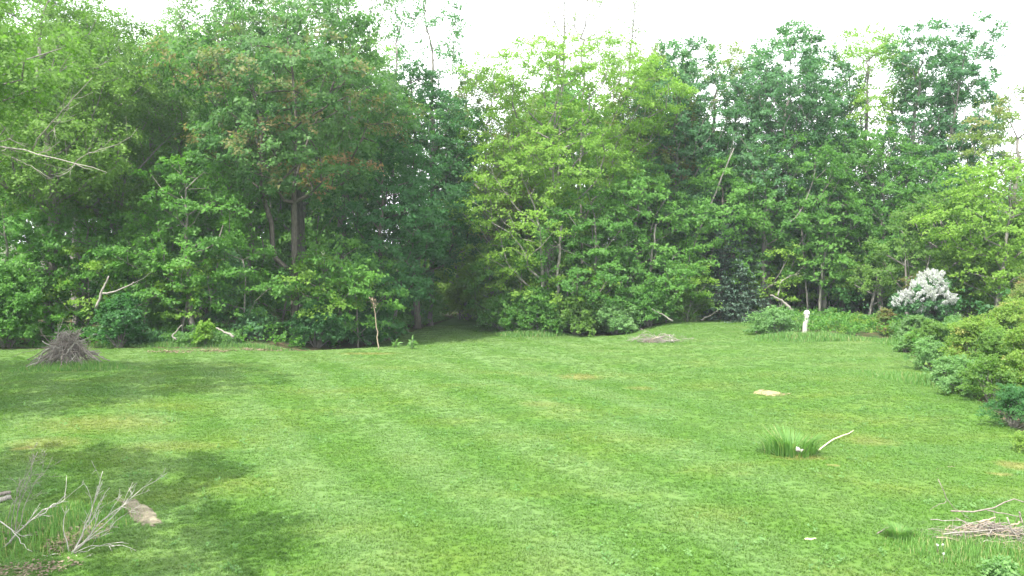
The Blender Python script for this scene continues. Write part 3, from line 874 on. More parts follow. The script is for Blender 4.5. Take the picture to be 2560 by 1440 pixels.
def deeper_trees():
    rng = np.random.default_rng(88)
    src = [o for o in bpy.data.objects if o.parent is None and o.name.split('.')[0] in ('maple_tree', 'ash_tree', 'olive_tree', 'locust_tree') and 'fork' not in o['label'] and 4 < o.location.y < 56]
    src = [o for o in src if 0.3 < float(np.max([c.dimensions.z if False else max(v[2] for v in c.bound_box) for c in o.children if c.name.startswith('crown')])) ]
    for o in src:
        SRC_CHILDREN[o.name] = [c for c in bpy.data.objects if c.parent == o]
    top = lambda px: np.interp(px, [-300, 100, 300, 480, 900, 1050, 1240, 1400, 1640, 1800, 1900, 2050, 2450, 2850], [-60, 40, 120, 60, 90, 260, 300, 170, 220, 330, 470, 430, 470, 260])
    n = 0
    for k in range(46):
        px = -260 + 3060 * (k + rng.uniform(-.35, .35)) / 45; Y = rng.uniform(57, 63) if k % 2 else rng.uniform(65, 74)
        if 930 < px < 1250 and Y < 70: continue
        o = src[int(rng.integers(0, len(src)))]
        h0 = max(max(v[2] for v in c.bound_box) for c in SRC_CHILDREN[o.name] if c.name.startswith('crown'))
        p = at_depth(px, top(px) + rng.uniform(-20, 90), Y); z0 = gz(p[0], Y)
        f = (p[2] - z0) / h0
        g_ = max(.9, min(1.5, f * rng.uniform(.9, 1.25)))
        copy_tree(o, (p[0], Y, z0), rng.uniform(0, 6.28), (g_, g_, f), 'green tree deeper in the wood mostly hidden behind the front trees', 'trees deeper in the wood')
SRC_CHILDREN = {}
deeper_trees()

# ------------------------------------------------------------------ undergrowth and shrubs along the edge
S = shrub
S('undergrowth_bush', 'dark green bush at the left edge behind the stick heap', 20, 868, 260, 190, 'maple', 101)
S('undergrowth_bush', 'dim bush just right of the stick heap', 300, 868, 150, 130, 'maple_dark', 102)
S('undergrowth_bush', 'green bush over the left end of the ground cover', 395, 848, 130, 90, 'maple', 103)
S('undergrowth_bush', 'small bright sapling bush poking from the ground cover', 515, 866, 50, 60, 'bright', 104, cr=.25, n=14, size=.12)
S('undergrowth_bush', 'bluish bush in deep shade beneath the oak', 640, 850, 140, 70, 'bluish', 105)
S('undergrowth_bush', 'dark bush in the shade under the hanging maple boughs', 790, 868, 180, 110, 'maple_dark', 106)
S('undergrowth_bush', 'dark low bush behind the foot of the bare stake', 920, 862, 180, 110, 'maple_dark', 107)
S('undergrowth_bush', 'shaded bush on the left side of the path', 1040, 812, 170, 130, 'maple', 108)
S('undergrowth_bush', 'bush with yellow-green leaf colour imitating sunlight at the far end of the path', 0, 0, 0, 0, 'yellow', 139, X=-3.3, Y=57, H=3.2, rx=1.9, cr=.5, size=.13)  # yellow leaf colour paints sunlight onto this shaded bush
S('undergrowth_bush', 'rounded dark bush on the right corner of the path mouth', 0, 0, 0, 0, 'maple', 109, X=-0.4, Y=49.4, H=2.3, rx=1.7, cr=.42, size=.12)
S('undergrowth_bush', 'dense dark leafy bush below the pale post-like trunk', 0, 0, 0, 0, 'maple', 110, X=1.6, Y=47.9, H=2.7, rx=2.0, cr=.42, size=.12)
S('undergrowth_bush', 'green bush with light leaves right of the pale post-like trunk', 0, 0, 0, 0, 'birch', 111, X=3.8, Y=47.2, H=2.2, rx=1.8, cr=.42, size=.12)
S('undergrowth_bush', 'light green low bush behind the pale fallen logs', 0, 0, 0, 0, 'weed', 112, X=6.1, Y=47.0, H=1.9, rx=1.9, cr=.42, size=.12)
S('undergrowth_bush', 'shaded bush at the foot of the leaning grey pole', 0, 0, 0, 0, 'maple', 113, X=8.2, Y=47.8, H=2.4, rx=1.8, cr=.42, size=.12)
S('undergrowth_bush', 'dark bush between the leaning poles and the spruce', 0, 0, 0, 0, 'birch', 114, X=10.6, Y=49.2, H=2.0, rx=1.7, cr=.42, size=.12)
S('undergrowth_bush', 'dark bush hugging the foot of the spruce', 1850, 792, 120, 60, 'maple_dark', 115)
S('undergrowth_bush', 'green undergrowth bush behind the fallen white branch', 2030, 775, 170, 110, 'maple', 116)
S('undergrowth_bush', 'green undergrowth bush between the post and the lilac', 2140, 778, 160, 100, 'birch', 117)
S('bramble_bush', 'mounded light green bramble left of the white post', 1940, 838, 150, 66, 'weed', 118, size=.10)
S('bramble_bush', 'small light bramble at the left tip of the weed island', 1890, 832, 60, 48, 'weed', 119, size=.10)
S('red_shrub', 'small reddish brown shrub left of the lilac trunk', 2212, 838, 46, 66, 'olive', 120, cr=.24, size=.08, young=.6)
S('undergrowth_bush', 'green bush behind the lilac at the foot of the right trees', 2420, 800, 200, 110, 'maple', 121)
S('honeysuckle_bush', 'grey-green straggly bush below the lilac', 2290, 858, 110, 70, 'ash', 122, cr=.3, size=.09)
S('honeysuckle_bush', 'small pale bush at the lawn corner under the lilac', 2262, 880, 60, 40, 'weed', 123, cr=.24, size=.09)
S('bank_bush', 'arching yellow-green bush at the top of the right bank', 2535, 900, 190, 150, 'yellow', 124, young=.35, size=0.066, nl=105, cr=.32)
S('bank_bush', 'pale green tangled bush at the left tip of the right bank', 2320, 925, 120, 75, 'weed', 125, young=.05, size=0.062, nl=105, cr=.28)
S('bank_bush', 'olive bush with golden tips in the middle of the right bank', 2440, 945, 190, 150, 'yellow', 126, young=.12, size=0.062, nl=105, cr=.3)
S('bank_bush', 'golden leaved bush against the right edge above the dark bush', 2570, 1005, 200, 190, 'yellow', 127, young=.3, size=0.058, nl=105, cr=.28)
S('bank_bush', 'low light green bush spilling onto the lawn at the bank foot', 2375, 965, 130, 70, 'weed', 128, size=0.058, nl=105, cr=.26)
S('bank_bush', 'green bush on the lower slope of the right bank', 2475, 1005, 160, 110, 'birch', 129, size=0.058, nl=105, cr=.28)
S('bank_bush', 'broad light green bush under the arching one', 2490, 960, 180, 130, 'birch', 135, size=0.062, nl=105, cr=.3)
S('bank_bush', 'loose pale green growth joining the bushes in the middle of the bank foot', 2415, 985, 150, 85, 'weed', 140, size=.06, nl=105, cr=.26)
S('bank_bush', 'loose light green bush between the straggly bush and the bank', 2330, 890, 130, 90, 'birch', 141, size=.07, nl=100, cr=.28)
S('dark_bush', 'dark blue-green bush cut off by the right edge', 2535, 1068, 150, 105, 'maple_dark', 130, cr=.22, size=0.039, nl=120)
S('bank_bush', 'small yellowish clump below the dark bush at the right edge', 2556, 1125, 80, 50, 'yellow', 131, cr=.18, size=0.039, nl=105)
S('bank_bush', 'leafy bush behind the right bank cut by the edge', 2600, 870, 220, 190, 'olive', 132, young=.2, size=0.070, nl=105)
S('bank_bush', 'grey-green bush between the bank and the lilac', 2385, 890, 150, 95, 'weed', 133, cr=.3, size=0.062, nl=105)
S('tall_bush', 'tall light green bush rising behind the lilac on its right', 2430, 815, 200, 270, 'bright', 136, cr=.5, size=.13)
S('tall_bush', 'tall yellow-green bush cut off by the right edge behind the bank', 2550, 830, 220, 290, 'bright', 137, cr=.5, size=.13)
S('tall_bush', 'tall yellow-green bush close left of the lilac', 2200, 790, 150, 130, 'birch', 138, cr=.45, size=.12)
S('small_bush', 'small dark leafy sprig in the bottom right corner', 2500, 1440, 90, 40, 'weed', 134, cr=.14, size=.05, n=14, nl=40)

# ------------------------------------------------------------------ lilac in flower
def lilac():
    rng = np.random.default_rng(200)
    p = at_ground(2306, 846); X, Y = p[0], p[1]; z0 = gz(X, Y)
    k = Y / FPX
    root = thing('lilac_bush', (X, Y, z0), 'lilac covered in white blossom beside the right bank', 'flowering shrub')
    H = 170 * k; R = 72 * k
    n = 130
    lobes = [(np.array([(a - 2306) * k, dy, (846 - b) * k]), rr * k * .84) for a, b, rr, dy in
             ((2326, 716, 40, .1), (2290, 742, 40, -.3), (2256, 758, 28, 0), (2345, 752, 34, -.2), (2312, 776, 40, -.1), (2350, 790, 24, .1))]
    def on_lobes(m, shell):
        out = []
        while len(out) < m:
            c, rr = lobes[int(rng.integers(0, len(lobes)))]
            d = rng.normal(0, 1, 3); d /= np.linalg.norm(d)
            p_ = c + d * rr * rng.uniform(*shell) * np.array([1, .9, 1])
            if any(np.linalg.norm(p_ - c2) < r2 * .86 for c2, r2 in lobes if c2 is not c) and shell[0] > .8: continue
            out.append((p_, d))
        return out
    C = np.array([q[0] for q in on_lobes(n, (.45, .98))])
    P0, P1, R0, R1 = [], [], [], []
    for a in range(5):
        an = a * 1.3; foot = np.array([.12 * math.cos(an), .1 * math.sin(an), -.05]); top = np.array([.35 * math.cos(an), .3 * math.sin(an), H * .42])
        V, Fq, Ft = polytube([foot, foot * .6 + top * .4 + rng.normal(0, .04, 3), top], [.045, .035, .025], 6)
        link('stem', mesh_mixed('stem', V, list(Fq) + list(Ft), BARK['dark']), root)
        for c in C[a::5]:
            P0.append(top); P1.append(c); R0.append(.014); R1.append(.006)
    v, f = tubes(np.array(P0), np.array(P1), np.array(R0), np.array(R1), 4)
    link('branches', mesh_np('branches', v, f, BARK['dark']), root)
    V, per = spray(rng, C, np.array([[0, 0, H * .4]] * n), 90, .26, .10, .8, .2)
    tint = rng.uniform(0, 1, n * per)
    link('foliage', leaf_mesh('foliage', V, tint, np.zeros(n * per), LEAF['bluish']), root)
    # flower trusses: cones of small petals, a few meshes shared by all
    var = []
    for m in range(5):
        g = np.random.default_rng(300 + m); nf = 90
        t = g.uniform(0, 1, nf); r = .062 * (1 - t) ** .7 * np.sqrt(g.uniform(.3, 1, nf)); a = g.uniform(0, 6.28, nf)
        P = np.stack([np.cos(a) * r, np.sin(a) * r, t * .21], 1)
        V = leaf_quads(g, P, norm(P * np.array([1, 1, .3]) + 1e-4), .036, .9, .4, .9, 0)
        var.append(leaf_mesh('blossom', V, g.uniform(0, 1, nf), np.zeros(nf), LEAF['petal']))
    cand = []
    for pos, d in on_lobes(1500, (.92, 1.08)):
        if d[1] > .3 or d[2] < -.25: continue
        hh = pos[2] / H
        if rng.uniform() > np.clip((hh - .30) * 2.2, 0, 1): continue
        if math.sin(pos[0] * 7.0 + pos[2] * 4) + math.sin(pos[2] * 9 - pos[0] * 3) < -.9: continue
        cand.append((pos, d))
    rng.shuffle(cand)
    for i, (pos, d) in enumerate(cand[:290]):
        o = link('blossom', var[i % 5], root, pos)
        dd = Vector((d[0] * .7 + rng.normal(0, .25), d[1] * .7 + rng.normal(0, .25), d[2] * .7 + .7))
        o.rotation_euler = dd.to_track_quat('Z', 'Y').to_euler()
        sc = rng.uniform(.8, 1.35); o.scale = (sc, sc, sc)
lilac()

# ------------------------------------------------------------------ tall grass, ground cover, leaf litter
def blades(name, label, pts, h, w, seed, kind='stuff', mat='blade', lean=.35, dry=.08, cat=None, spread=1.0, loc=None):
    rng = np.random.default_rng(seed)
    pts = np.asarray(pts, float); n = len(pts)
    th = rng.uniform(0, 6.28, n); d = np.stack([np.cos(th), np.sin(th)], 1)
    hh = h * rng.uniform(.45, 1.15, n) * (np.clip(1.12 - .8 * pts[:, 3] ** 2, .15, 1) if pts.shape[1] > 3 else 1); ln = lean * hh * rng.uniform(.2, 1.3, n)
    sd = np.stack([-d[:, 1], d[:, 0]], 1) * (w * .5)
    V = np.zeros((n, 6, 3)); z = pts[:, 2]
    for k, (f, bend, wd) in enumerate(((0, 0, 1), (.55, .3, .85), (1, 1, .08))):
        c = pts[:, :2] + d * (ln * bend)[:, None]
        V[:, k * 2, :2] = c - sd * wd; V[:, k * 2 + 1, :2] = c + sd * wd
        V[:, k * 2, 2] = V[:, k * 2 + 1, 2] = z + hh * f * (1 - .12 * bend) - (.01 if k == 0 else 0)
    base = (np.arange(n) * 6)[:, None]
    F = np.concatenate([base + np.array([[0, 1, 3, 2]]), base + np.array([[2, 3, 5, 4]])], 1).reshape(-1, 4)
    tint = np.repeat(rng.uniform(0, 1, n), 2); yg = np.repeat((rng.uniform(0, 1, n) < dry) * 1.0, 2)
    V = V.reshape(-1, 3)
    if loc is not None: V = V - np.asarray(loc)
    o = link(name, mesh_np(name, V, F, LEAF[mat], {'tint': ('FACE', tint), 'young': ('FACE', yg)}))
    if loc is not None: o.location = tuple(map(float, loc))
    TRIS[0] += len(F) * 2
    tag(o, label, cat, None, kind)
    return o

def scatter(rng, cx, cy, rx, ry, n, rot=0.0):
    a = rng.uniform(0, 6.28, n); q = rng.uniform(0, 1, n) ** .62 * (1 + .18 * np.sin(3 * a + cx))
    x = np.cos(a) * q * rx; y = np.sin(a) * q * ry
    X = cx + x * math.cos(rot) - y * math.sin(rot); Y = cy + x * math.sin(rot) + y * math.cos(rot)
    return np.stack([X, Y, ground(X, Y), np.clip(q, 0, 1.2)], 1)

R1 = np.random.default_rng(400)
g = lambda px, py: at_ground(px, py)
p = g(2020, 848); blades('tall_grass', 'tall unmown grass around the foot of the white post', scatter(R1, p[0], p[1], 3.0, 1.3, 5200), .42, .022, 1)
p = g(2140, 825); blades('tall_grass', 'tall meadow grass between the white post and the lilac', scatter(R1, p[0], p[1] + 2.5, 3.4, 3.2, 7000), .75, .022, 2)
p = g(2290, 862); blades('tall_grass', 'rough grass under the lilac', scatter(R1, p[0] + .3, p[1], 1.8, 2.2, 3500), .55, .02, 3)
p = g(1330, 848); blades('tall_grass', 'strip of paler tall grass on the slope of the hollow', scatter(R1, p[0], p[1] + 2.0, 2.4, 1.3, 3600), .36, .02, 4)
p = g(1560, 822); blades('tall_grass', 'long grass fringe along the wood edge right of the path', scatter(R1, p[0] + .8, p[1] + .4, 3.2, .8, 4200), .45, .02, 5)
p = g(1500, 815); blades('tall_grass', 'ragged long grass where the lawn meets the wood right of the path', np.concatenate([scatter(R1, xx, yy, 1.5, .7, 900) for xx, yy in ((1.2, 50.2), (3.4, 49.6), (5.6, 49.0), (7.8, 49.8), (10.2, 51.4), (12.6, 52.0))]), .55, .02, 14, dry=.1)
p = g(1700, 802); blades('tall_grass', 'tuft of dry long grass under the leaning poles', scatter(R1, p[0], p[1], 1.5, .7, 1600), .6, .02, 6, dry=.45)
p = g(170, 925); blades('tall_grass', 'longer grass growing round the stick heap', scatter(R1, p[0], p[1] + .5, 2.2, 1.2, 3600), .30, .014, 7)
p = g(90, 1330); blades('tall_grass', 'long grass growing through the bleached dead shrub', scatter(R1, p[0], p[1], 1.7, 1.5, 3600), .22, .009, 8, dry=.12)
p = g(2440, 1375); blades('tall_grass', 'longer grass around the flattened stick pile', scatter(R1, p[0] + .1, p[1], 1.4, .7, 4200), .20, .008, 9, dry=.1)
p = g(1060, 800); blades('tall_grass', 'shaded tall grass on the left bank of the path', scatter(R1, p[0] - .5, p[1], 2.2, 3.0, 4200), .5, .022, 10, dry=.0)
p = g(2350, 960); blades('tall_grass', 'loose grass along the foot of the right bank', scatter(R1, p[0], p[1], 1.2, 3.4, 4200, .35), .30, .015, 12)

p = g(480, 874); blades('tall_grass', 'uncut grass along the left edge of the lawn under the trees', np.concatenate([scatter(R1, xx, 36.6, 1.6, .55, 900) for xx in (-24, -21, -18.6, -15.8, -13.4, -11.4)]), .28, .018, 13, dry=.05)
def cover(name, label, pts, mat, seed, size=.1, cr=.2, nl=26, kind='stuff', h=.2):
    rng = np.random.default_rng(seed)
    C = np.array(pts, float)[:, :3]; C[:, 2] += rng.uniform(.03, h, len(C))
    ax = C.copy(); ax[:, 2] -= .5
    V, per = spray(rng, C, ax, nl, cr, size, .5, .3)
    zg = ground(V[:, 0], V[:, 1]); V[:, 2] = np.maximum(V[:, 2], zg + .01)
    n = len(C)
    o = link(name, leaf_mesh(name, V, np.clip(np.repeat(rng.uniform(0, 1, n), per) * .5 + rng.uniform(0, .5, n * per), 0, 1), np.zeros(n * per), LEAF[mat]))
    TRIS[0] += len(V) // 3
    tag(o, label, kind=kind)

p = g(510, 862); cover('ground_cover', 'pale green ground cover below the left trees', scatter(R1, p[0], p[1] + .2, 1.7, .9, 260), 'weed', 41, h=.45)
p = g(355, 862); cover('ground_cover', 'bluish green ground cover right of the stick heap', scatter(R1, p[0], p[1] + .2, 1.5, .9, 220), 'bluish', 42, h=.45)
# low leafy plants all along the wood's edge
_pts = []
while len(_pts) < 1500:
    x = R1.uniform(-30, 26); y = R1.uniform(30, 60); sd = float(lawn_sd(x, y))
    if -4.5 < sd < -.25 and not (-17.5 < x < -7 and sd > -1.2): _pts.append((x, y, gz(x, y)))
cover('undergrowth', 'low green undergrowth along the edge of the wood', _pts, 'maple', 43, size=.13, cr=.34, nl=34, h=.7)
_pts = []
while len(_pts) < 900:
    x = R1.uniform(-34, 30); y = R1.uniform(38, 72); sd = float(lawn_sd(x, y))
    if -16 < sd < -4 and not (-6 < x < 1 and y > 50): _pts.append((x, y, gz(x, y)))
cover('undergrowth', 'taller saplings and brambles filling the shade between the trunks', _pts, 'maple_dark', 46, size=.17, cr=.55, nl=40, h=2.6)
_pts = []
while len(_pts) < 500:
    x = R1.uniform(10, 26); y = R1.uniform(12, 48); sd = float(lawn_sd(x, y))
    if -9 < sd < -.1: _pts.append((x, y, gz(x, y)))
cover('bank_undergrowth', 'tangled low growth covering the right bank', _pts, 'yellow', 44, size=.10, cr=.34, nl=44, h=.6)

_pts = []
while len(_pts) < 420:
    y = R1.uniform(10, 34); x = R1.uniform(-.66 * y, .66 * y)
    if float(lawn_sd(np.array(x), np.array(y))) > .4 and math.sin(x * .9 + 1.3 * math.sin(y * .5)) + math.sin(y * 1.1 + x * .3) > -.4: _pts.append((x, y, gz(x, y)))
cover('lawn_weeds', 'small broad-leaved weeds and clover dotted through the lawn', _pts, 'weed', 45, size=.038, cr=.10, nl=20, h=.035)

def litter(name, label, pts, seed, size=.09):
    rng = np.random.default_rng(seed); n = len(pts)
    P = np.array(pts, float)[:, :3]; P[:, 2] += rng.uniform(.01, .05, n)
    a = rng.uniform(0, 6.28, n)
    V = leaf_quads(rng, P, np.stack([np.cos(a), np.sin(a), np.zeros(n)], 1), size, .6, 1.6, .4, 0)
    o = link(name, leaf_mesh(name, V, rng.uniform(0, 1, n), np.zeros(n), LEAF['dry'])); tag(o, label, kind='stuff')
pts = [scatter(R1, *at_ground(px, py)[:2], .95, .5, 170) for px, py in ((430, 880), (540, 878), (650, 876), (700, 874))]
litter('leaf_litter', 'strip of brown fallen leaves where the lawn meets the left trees', np.concatenate(pts), 51)
litter('dry_leaves', 'brown dead leaves beneath the bleached dead shrub', np.concatenate([scatter(R1, leafp_c[0], leafp_c[1], .42, .62, 520), scatter(R1, *at_ground(30, 1330)[:2], .6, .6, 300), scatter(R1, *at_ground(90, 1425)[:2], .6, .3, 240)]), 52, .055)

# ------------------------------------------------------------------ sticks, poles, post
def stick_mesh(seed, mat, bend=.06, fork=True, taper=.45, r=.5):
    """Crooked unit-long stick along +Z, thickness one per unit of r (scaled afterwards)."""
    rng = np.random.default_rng(seed)
    k = 7; t = np.linspace(0, 1, k)
    w = np.cumsum(rng.normal(0, bend * .5, (k, 2)), axis=0); w -= w[0] + (w[-1] - w[0]) * t[:, None] * .7
    P = np.stack([w[:, 0], w[:, 1], t], 1)
    V, Fq, Ft = polytube(P, .012 * (1 - (1 - taper) * t) * r * 2, 6)
    F = list(Fq) + list(Ft)
    if fork:
        for _ in range(rng.integers(1, 3)):
            i = int(rng.integers(2, 5)); d = np.array([rng.normal(0, .5), rng.normal(0, .5), .8]); d /= np.linalg.norm(d)
            l = rng.uniform(.15, .35)
            v2, q2, t2 = polytube([P[i], P[i] + d * l * .5 + rng.normal(0, .01, 3), P[i] + d * l + rng.normal(0, .02, 3)], [.008, .006, .003], 4)
            F += [tuple(np.array(f) + len(V)) for f in q2 + t2]; V = np.vstack([V, v2])
    return mesh_mixed('stick', V, F, BARK[mat])

STICKS = {m: [stick_mesh(500 + 20 * j + i, m) for i in range(9)] for j, m in enumerate(('stick', 'dead', 'stick_light', 'twig'))}

def put_stick(root, a, b, thick, mat, rng, name='stick'):
    a = Vector(a); b = Vector(b); d = b - a; ln = d.length
    o = link(name, STICKS[mat][int(rng.integers(0, 9))], root, a)
    q = d.to_track_quat('Z', 'Y')
    o.rotation_euler = q.to_euler()
    s = thick / .024
    o.scale = (s, s, ln)
    return o

def wood_curve(name, root, pts, radii, mat, sides=8):
    V, Fq, Ft = polytube(pts, radii, sides)
    return link(name, mesh_mixed(name, V, list(Fq) + list(Ft), BARK[mat]), root)

def smooth_path(pts, k=12):
    pts = np.asarray(pts, float); t = np.concatenate([[0], np.cumsum(np.linalg.norm(np.diff(pts, axis=0), axis=1))])
    q = np.linspace(0, t[-1], k)
    return np.stack([np.interp(q, t, pts[:, i]) for i in range(pts.shape[1])], 1)

def heap_left():
    rng = np.random.default_rng(601)
    p = g(172, 922); Y = p[1] + .9; X = p[0] * Y / p[1]; k = Y / FPX
    root = thing('stick_heap', (X, Y, gz(X, Y)), 'tall heap of grey sticks on the grass at the left', 'brush pile')
    for i in range(230):
        a = rng.uniform(0, 6.28); t = rng.uniform(0, 1)
        r0 = rng.uniform(.6, 1.5); top = 1.45 * (1 - r0 * .22)
        foot = np.array([math.cos(a) * r0, math.sin(a) * r0 * .8, rng.uniform(0, .35)])
        a2 = a + math.pi + rng.normal(0, .9); rt = rng.uniform(0, .5)
        head = np.array([math.cos(a2) * rt, math.sin(a2) * rt, rng.uniform(.55, 1.4)])
        if i % 3 == 0:
            z = rng.uniform(.3, 1.15); rr = (1.4 - z) * .95 + .15
            foot = np.array([math.cos(a) * rr, math.sin(a) * rr * .8, z + rng.normal(0, .08)]); a2 = a + math.pi + rng.normal(0, .6)
            head = np.array([math.cos(a2) * rr, math.sin(a2) * rr * .8, z + rng.normal(0, .12)])
        put_stick(root, foot, head, rng.choice([.018, .024, .03, .042]), rng.choice(['stick', 'stick', 'dead'], p=[.4, .25, .35]), rng)
    f = lambda px, py, dy=0: np.array([(px - 172) * k, dy, (922 - py) * k])
    for a, b, th, m in (((165, 858), (170, 800), .03, 'dead'), ((180, 888), (224, 838), .05, 'dead'), ((205, 860), (262, 838), .025, 'dead'), ((150, 872), (98, 912), .045, 'twig'),
                        ((125, 872), (60, 896), .02, 'dead'), ((130, 855), (182, 878), .04, 'dead'), ((155, 834), (195, 848), .04, 'dead'), ((190, 876), (225, 870), .06, 'dead'),
                        ((200, 928), (214, 912), .035, 'stick_light'), ((150, 925), (160, 905), .03, 'dead'), ((205, 880), (252, 925), .028, 'stick'), ((120, 840), (160, 846), .02, 'stick'),
                        ((150, 860), (112, 820), .018, 'stick'), ((160, 850), (185, 826), .03, 'dead')):
        put_stick(root, f(*a, -.95 + .5 * (922 - a[1]) / 90), f(*b, -.95 + .5 * (922 - b[1]) / 90), th, m, rng)
heap_left()

def heap_right():
    rng = np.random.default_rng(602)
    p = g(2475, 1365); Y = p[1] + .3; X = p[0] * Y / p[1]; k = Y / FPX
    root = thing('stick_pile', (X, Y, gz(X, Y)), 'low flattened pile of thin dry sticks near the bottom right corner', 'brush pile')
    for i in range(210):
        a = rng.normal(0, .38) + (math.pi if rng.uniform() < .5 else 0)
        if i % 6 == 0: a = rng.uniform(0, 6.28)
        c = np.array([rng.normal(0, .34), rng.normal(0, .20), 0])
        c[2] = max(.02, .22 * math.exp(-(c[0] / .55) ** 2 - (c[1] / .35) ** 2) * rng.uniform(.1, 1))
        l = rng.uniform(.22, .62); d = np.array([math.cos(a), math.sin(a), rng.normal(0, .14)]) * l
        q0 = c - d * .5; q1 = c + d * .5; q0[2] = max(q0[2], .01); q1[2] = max(q1[2], .01)
        put_stick(root, q0, q1, rng.choice([.008, .011, .014, .02]), rng.choice(['stick', 'dead', 'stick_light', 'twig'], p=[.5, .28, .2, .02]), rng)
    f = lambda px, py, dy=0: np.array([(px - 2475) * k, dy, max(.01, (1380 - py) * k)])
    for pl, th, m in (([(2350, 1296), (2400, 1297), (2440, 1293), (2465, 1287), (2500, 1265), (2530, 1273), (2556, 1286)], .026, 'stick'),
                      ([(2440, 1294), (2470, 1301), (2520, 1308), (2525, 1325)], .018, 'stick'),
                      ([(2316, 1216), (2326, 1238), (2338, 1270), (2365, 1292), (2400, 1318)], .014, 'stick'),
                      ([(2338, 1270), (2310, 1285), (2296, 1294)], .010, 'stick'),
                      ([(2520, 1298), (2526, 1315), (2530, 1330)], .028, 'stick'),
                      ([(2490, 1312), (2505, 1345), (2530, 1380), (2548, 1402)], .024, 'dead'),
                      ([(2300, 1318), (2345, 1321), (2385, 1322), (2420, 1330)], .014, 'dead'),
                      ([(2420, 1325), (2450, 1318), (2462, 1312)], .040, 'stick_light'),
                      ([(2500, 1330), (2515, 1328), (2526, 1324)], .036, 'stick_light'),
                      ([(2332, 1355), (2375, 1350), (2440, 1345), (2490, 1340)], .018, 'dead'),
                      ([(2336, 1345), (2350, 1333), (2352, 1330)], .014, 'stick_light')):
        P = smooth_path([f(*q, -.25) for q in pl], 9); P[1:-1] += rng.normal(0, .008, (7, 3))
        wood_curve('stick', root, P, th * .5 * np.linspace(1, .55, 9), m, 6)
heap_right()

def heap_far():
    rng = np.random.default_rng(603)
    p = g(1640, 858); X, Y = p[0], p[1] + .4; k = Y / FPX
    root = thing('twig_pile', (X, Y, gz(X, Y)), 'small flat pile of twigs far out on the lawn crest', 'brush pile')
    for i in range(70):
        a = rng.normal(0, .35) + (math.pi if rng.uniform() < .5 else 0)
        c = np.array([rng.normal(0, .5), rng.normal(0, .3), rng.uniform(.03, .26)]); l = rng.uniform(.4, 1.1)
        d = np.array([math.cos(a), math.sin(a), rng.normal(0, .28)]) * l * .5
        q0 = c - d; q1 = c + d; q0[2] = max(q0[2], .01); q1[2] = max(q1[2], .01)
        put_stick(root, q0, q1, rng.choice([.016, .024, .03]), rng.choice(['stick', 'dead', 'stick_light'], p=[.6, .33, .07]), rng)
    f = lambda px, py: np.array([(px - 1640) * k, -.3, max(.02, (858 - py) * k)])
    for a, b, th, m in (((1680, 859), (1674, 838), .04, 'twig'), ((1688, 858), (1676, 841), .03, 'twig'), ((1600, 856), (1576, 843), .03, 'dead'), ((1612, 855), (1606, 840), .024, 'stick'), ((1640, 852), (1668, 843), .024, 'stick')):
        put_stick(root, f(*a), f(*b), th, m, rng)
heap_far()

# white weathered post with a rounded cap
def post():
    p = g(2022, 836); X, Y = p[0], p[1] + .6; k = Y / FPX; z0 = gz(X, Y)
    root = thing('post', (X, Y, z0), 'short white weathered post with rounded top standing in tall grass', 'post')
    rng = np.random.default_rng(8)
    ax = smooth_path([(0, 0, -.1), (.02, 0, .4), (.09, 0, 1.0)], 8)
    V, Fq, Ft = polytube(ax, (.140 + .008 * rng.normal(0, 1, 8)), 12)
    V = V + rng.normal(0, .003, V.shape)
    m = bark_mat('weathered_white_paint', (0.28, 0.27, 0.245), (0.58, 0.57, 0.53), sc=3, stretch=(3, 3, 1.0))
    link('shaft', mesh_mixed('shaft', V, list(Fq) + list(Ft), m), root)
    q = np.linspace(0, 1, 7)
    cap = np.stack([.09 + .02 * q, 0 * q, 1.0 + .22 * q], 1)
    V, Fq, Ft = polytube(cap, .158 * np.sqrt(np.clip(1 - (q * .98) ** 2.6, .02, 1)), 12)
    mc = bark_mat('white_cap_paint', (0.48, 0.475, 0.45), (0.68, 0.675, 0.65), sc=5)
    c = link('cap', mesh_mixed('cap', V, list(Fq) + list(Ft), mc), root)
    V, Fq, Ft = polytube([(.09, -.20, 1.08), (.09, -.10, 1.08)], [.022, .022], 8)
    link('knot_hole', mesh_mixed('knot_hole', V, list(Fq) + list(Ft), BARK['dark']), c)
post()

# bare stake on the crest
def stake():
    Y = 35.5; X = at_depth(946, 867, Y)[0]; k = Y / FPX
    root = thing('stake', (X, Y, gz(X, Y)), 'thin pale bare stake topped with brown dead leaves on the lawn crest', 'stake')
    f = lambda px, py: np.array([(px - 946) * k, 0, (867 - py) * k])
    P = smooth_path([f(946, 872), f(944, 835), f(940, 795), f(935, 757), f(932, 738)], 12)
    rng = np.random.default_rng(3); P[1:] += rng.normal(0, .012, (11, 3))
    wood_curve('stem', root, P, np.linspace(.030, .010, 12), 'stick_light', 7)
    C = np.array([f(px, py) for px, py in ((935, 748), (938, 744), (936, 757), (934, 740), (940, 752))])
    V, per = spray(rng, C, C - np.array([0, 0, 1.]), 16, .13, .08, .9, -.1)
    link('dead_leaves', leaf_mesh('dead_leaves', V, rng.uniform(0, 1, per * 5), np.zeros(per * 5), LEAF['dry']), root)
stake()

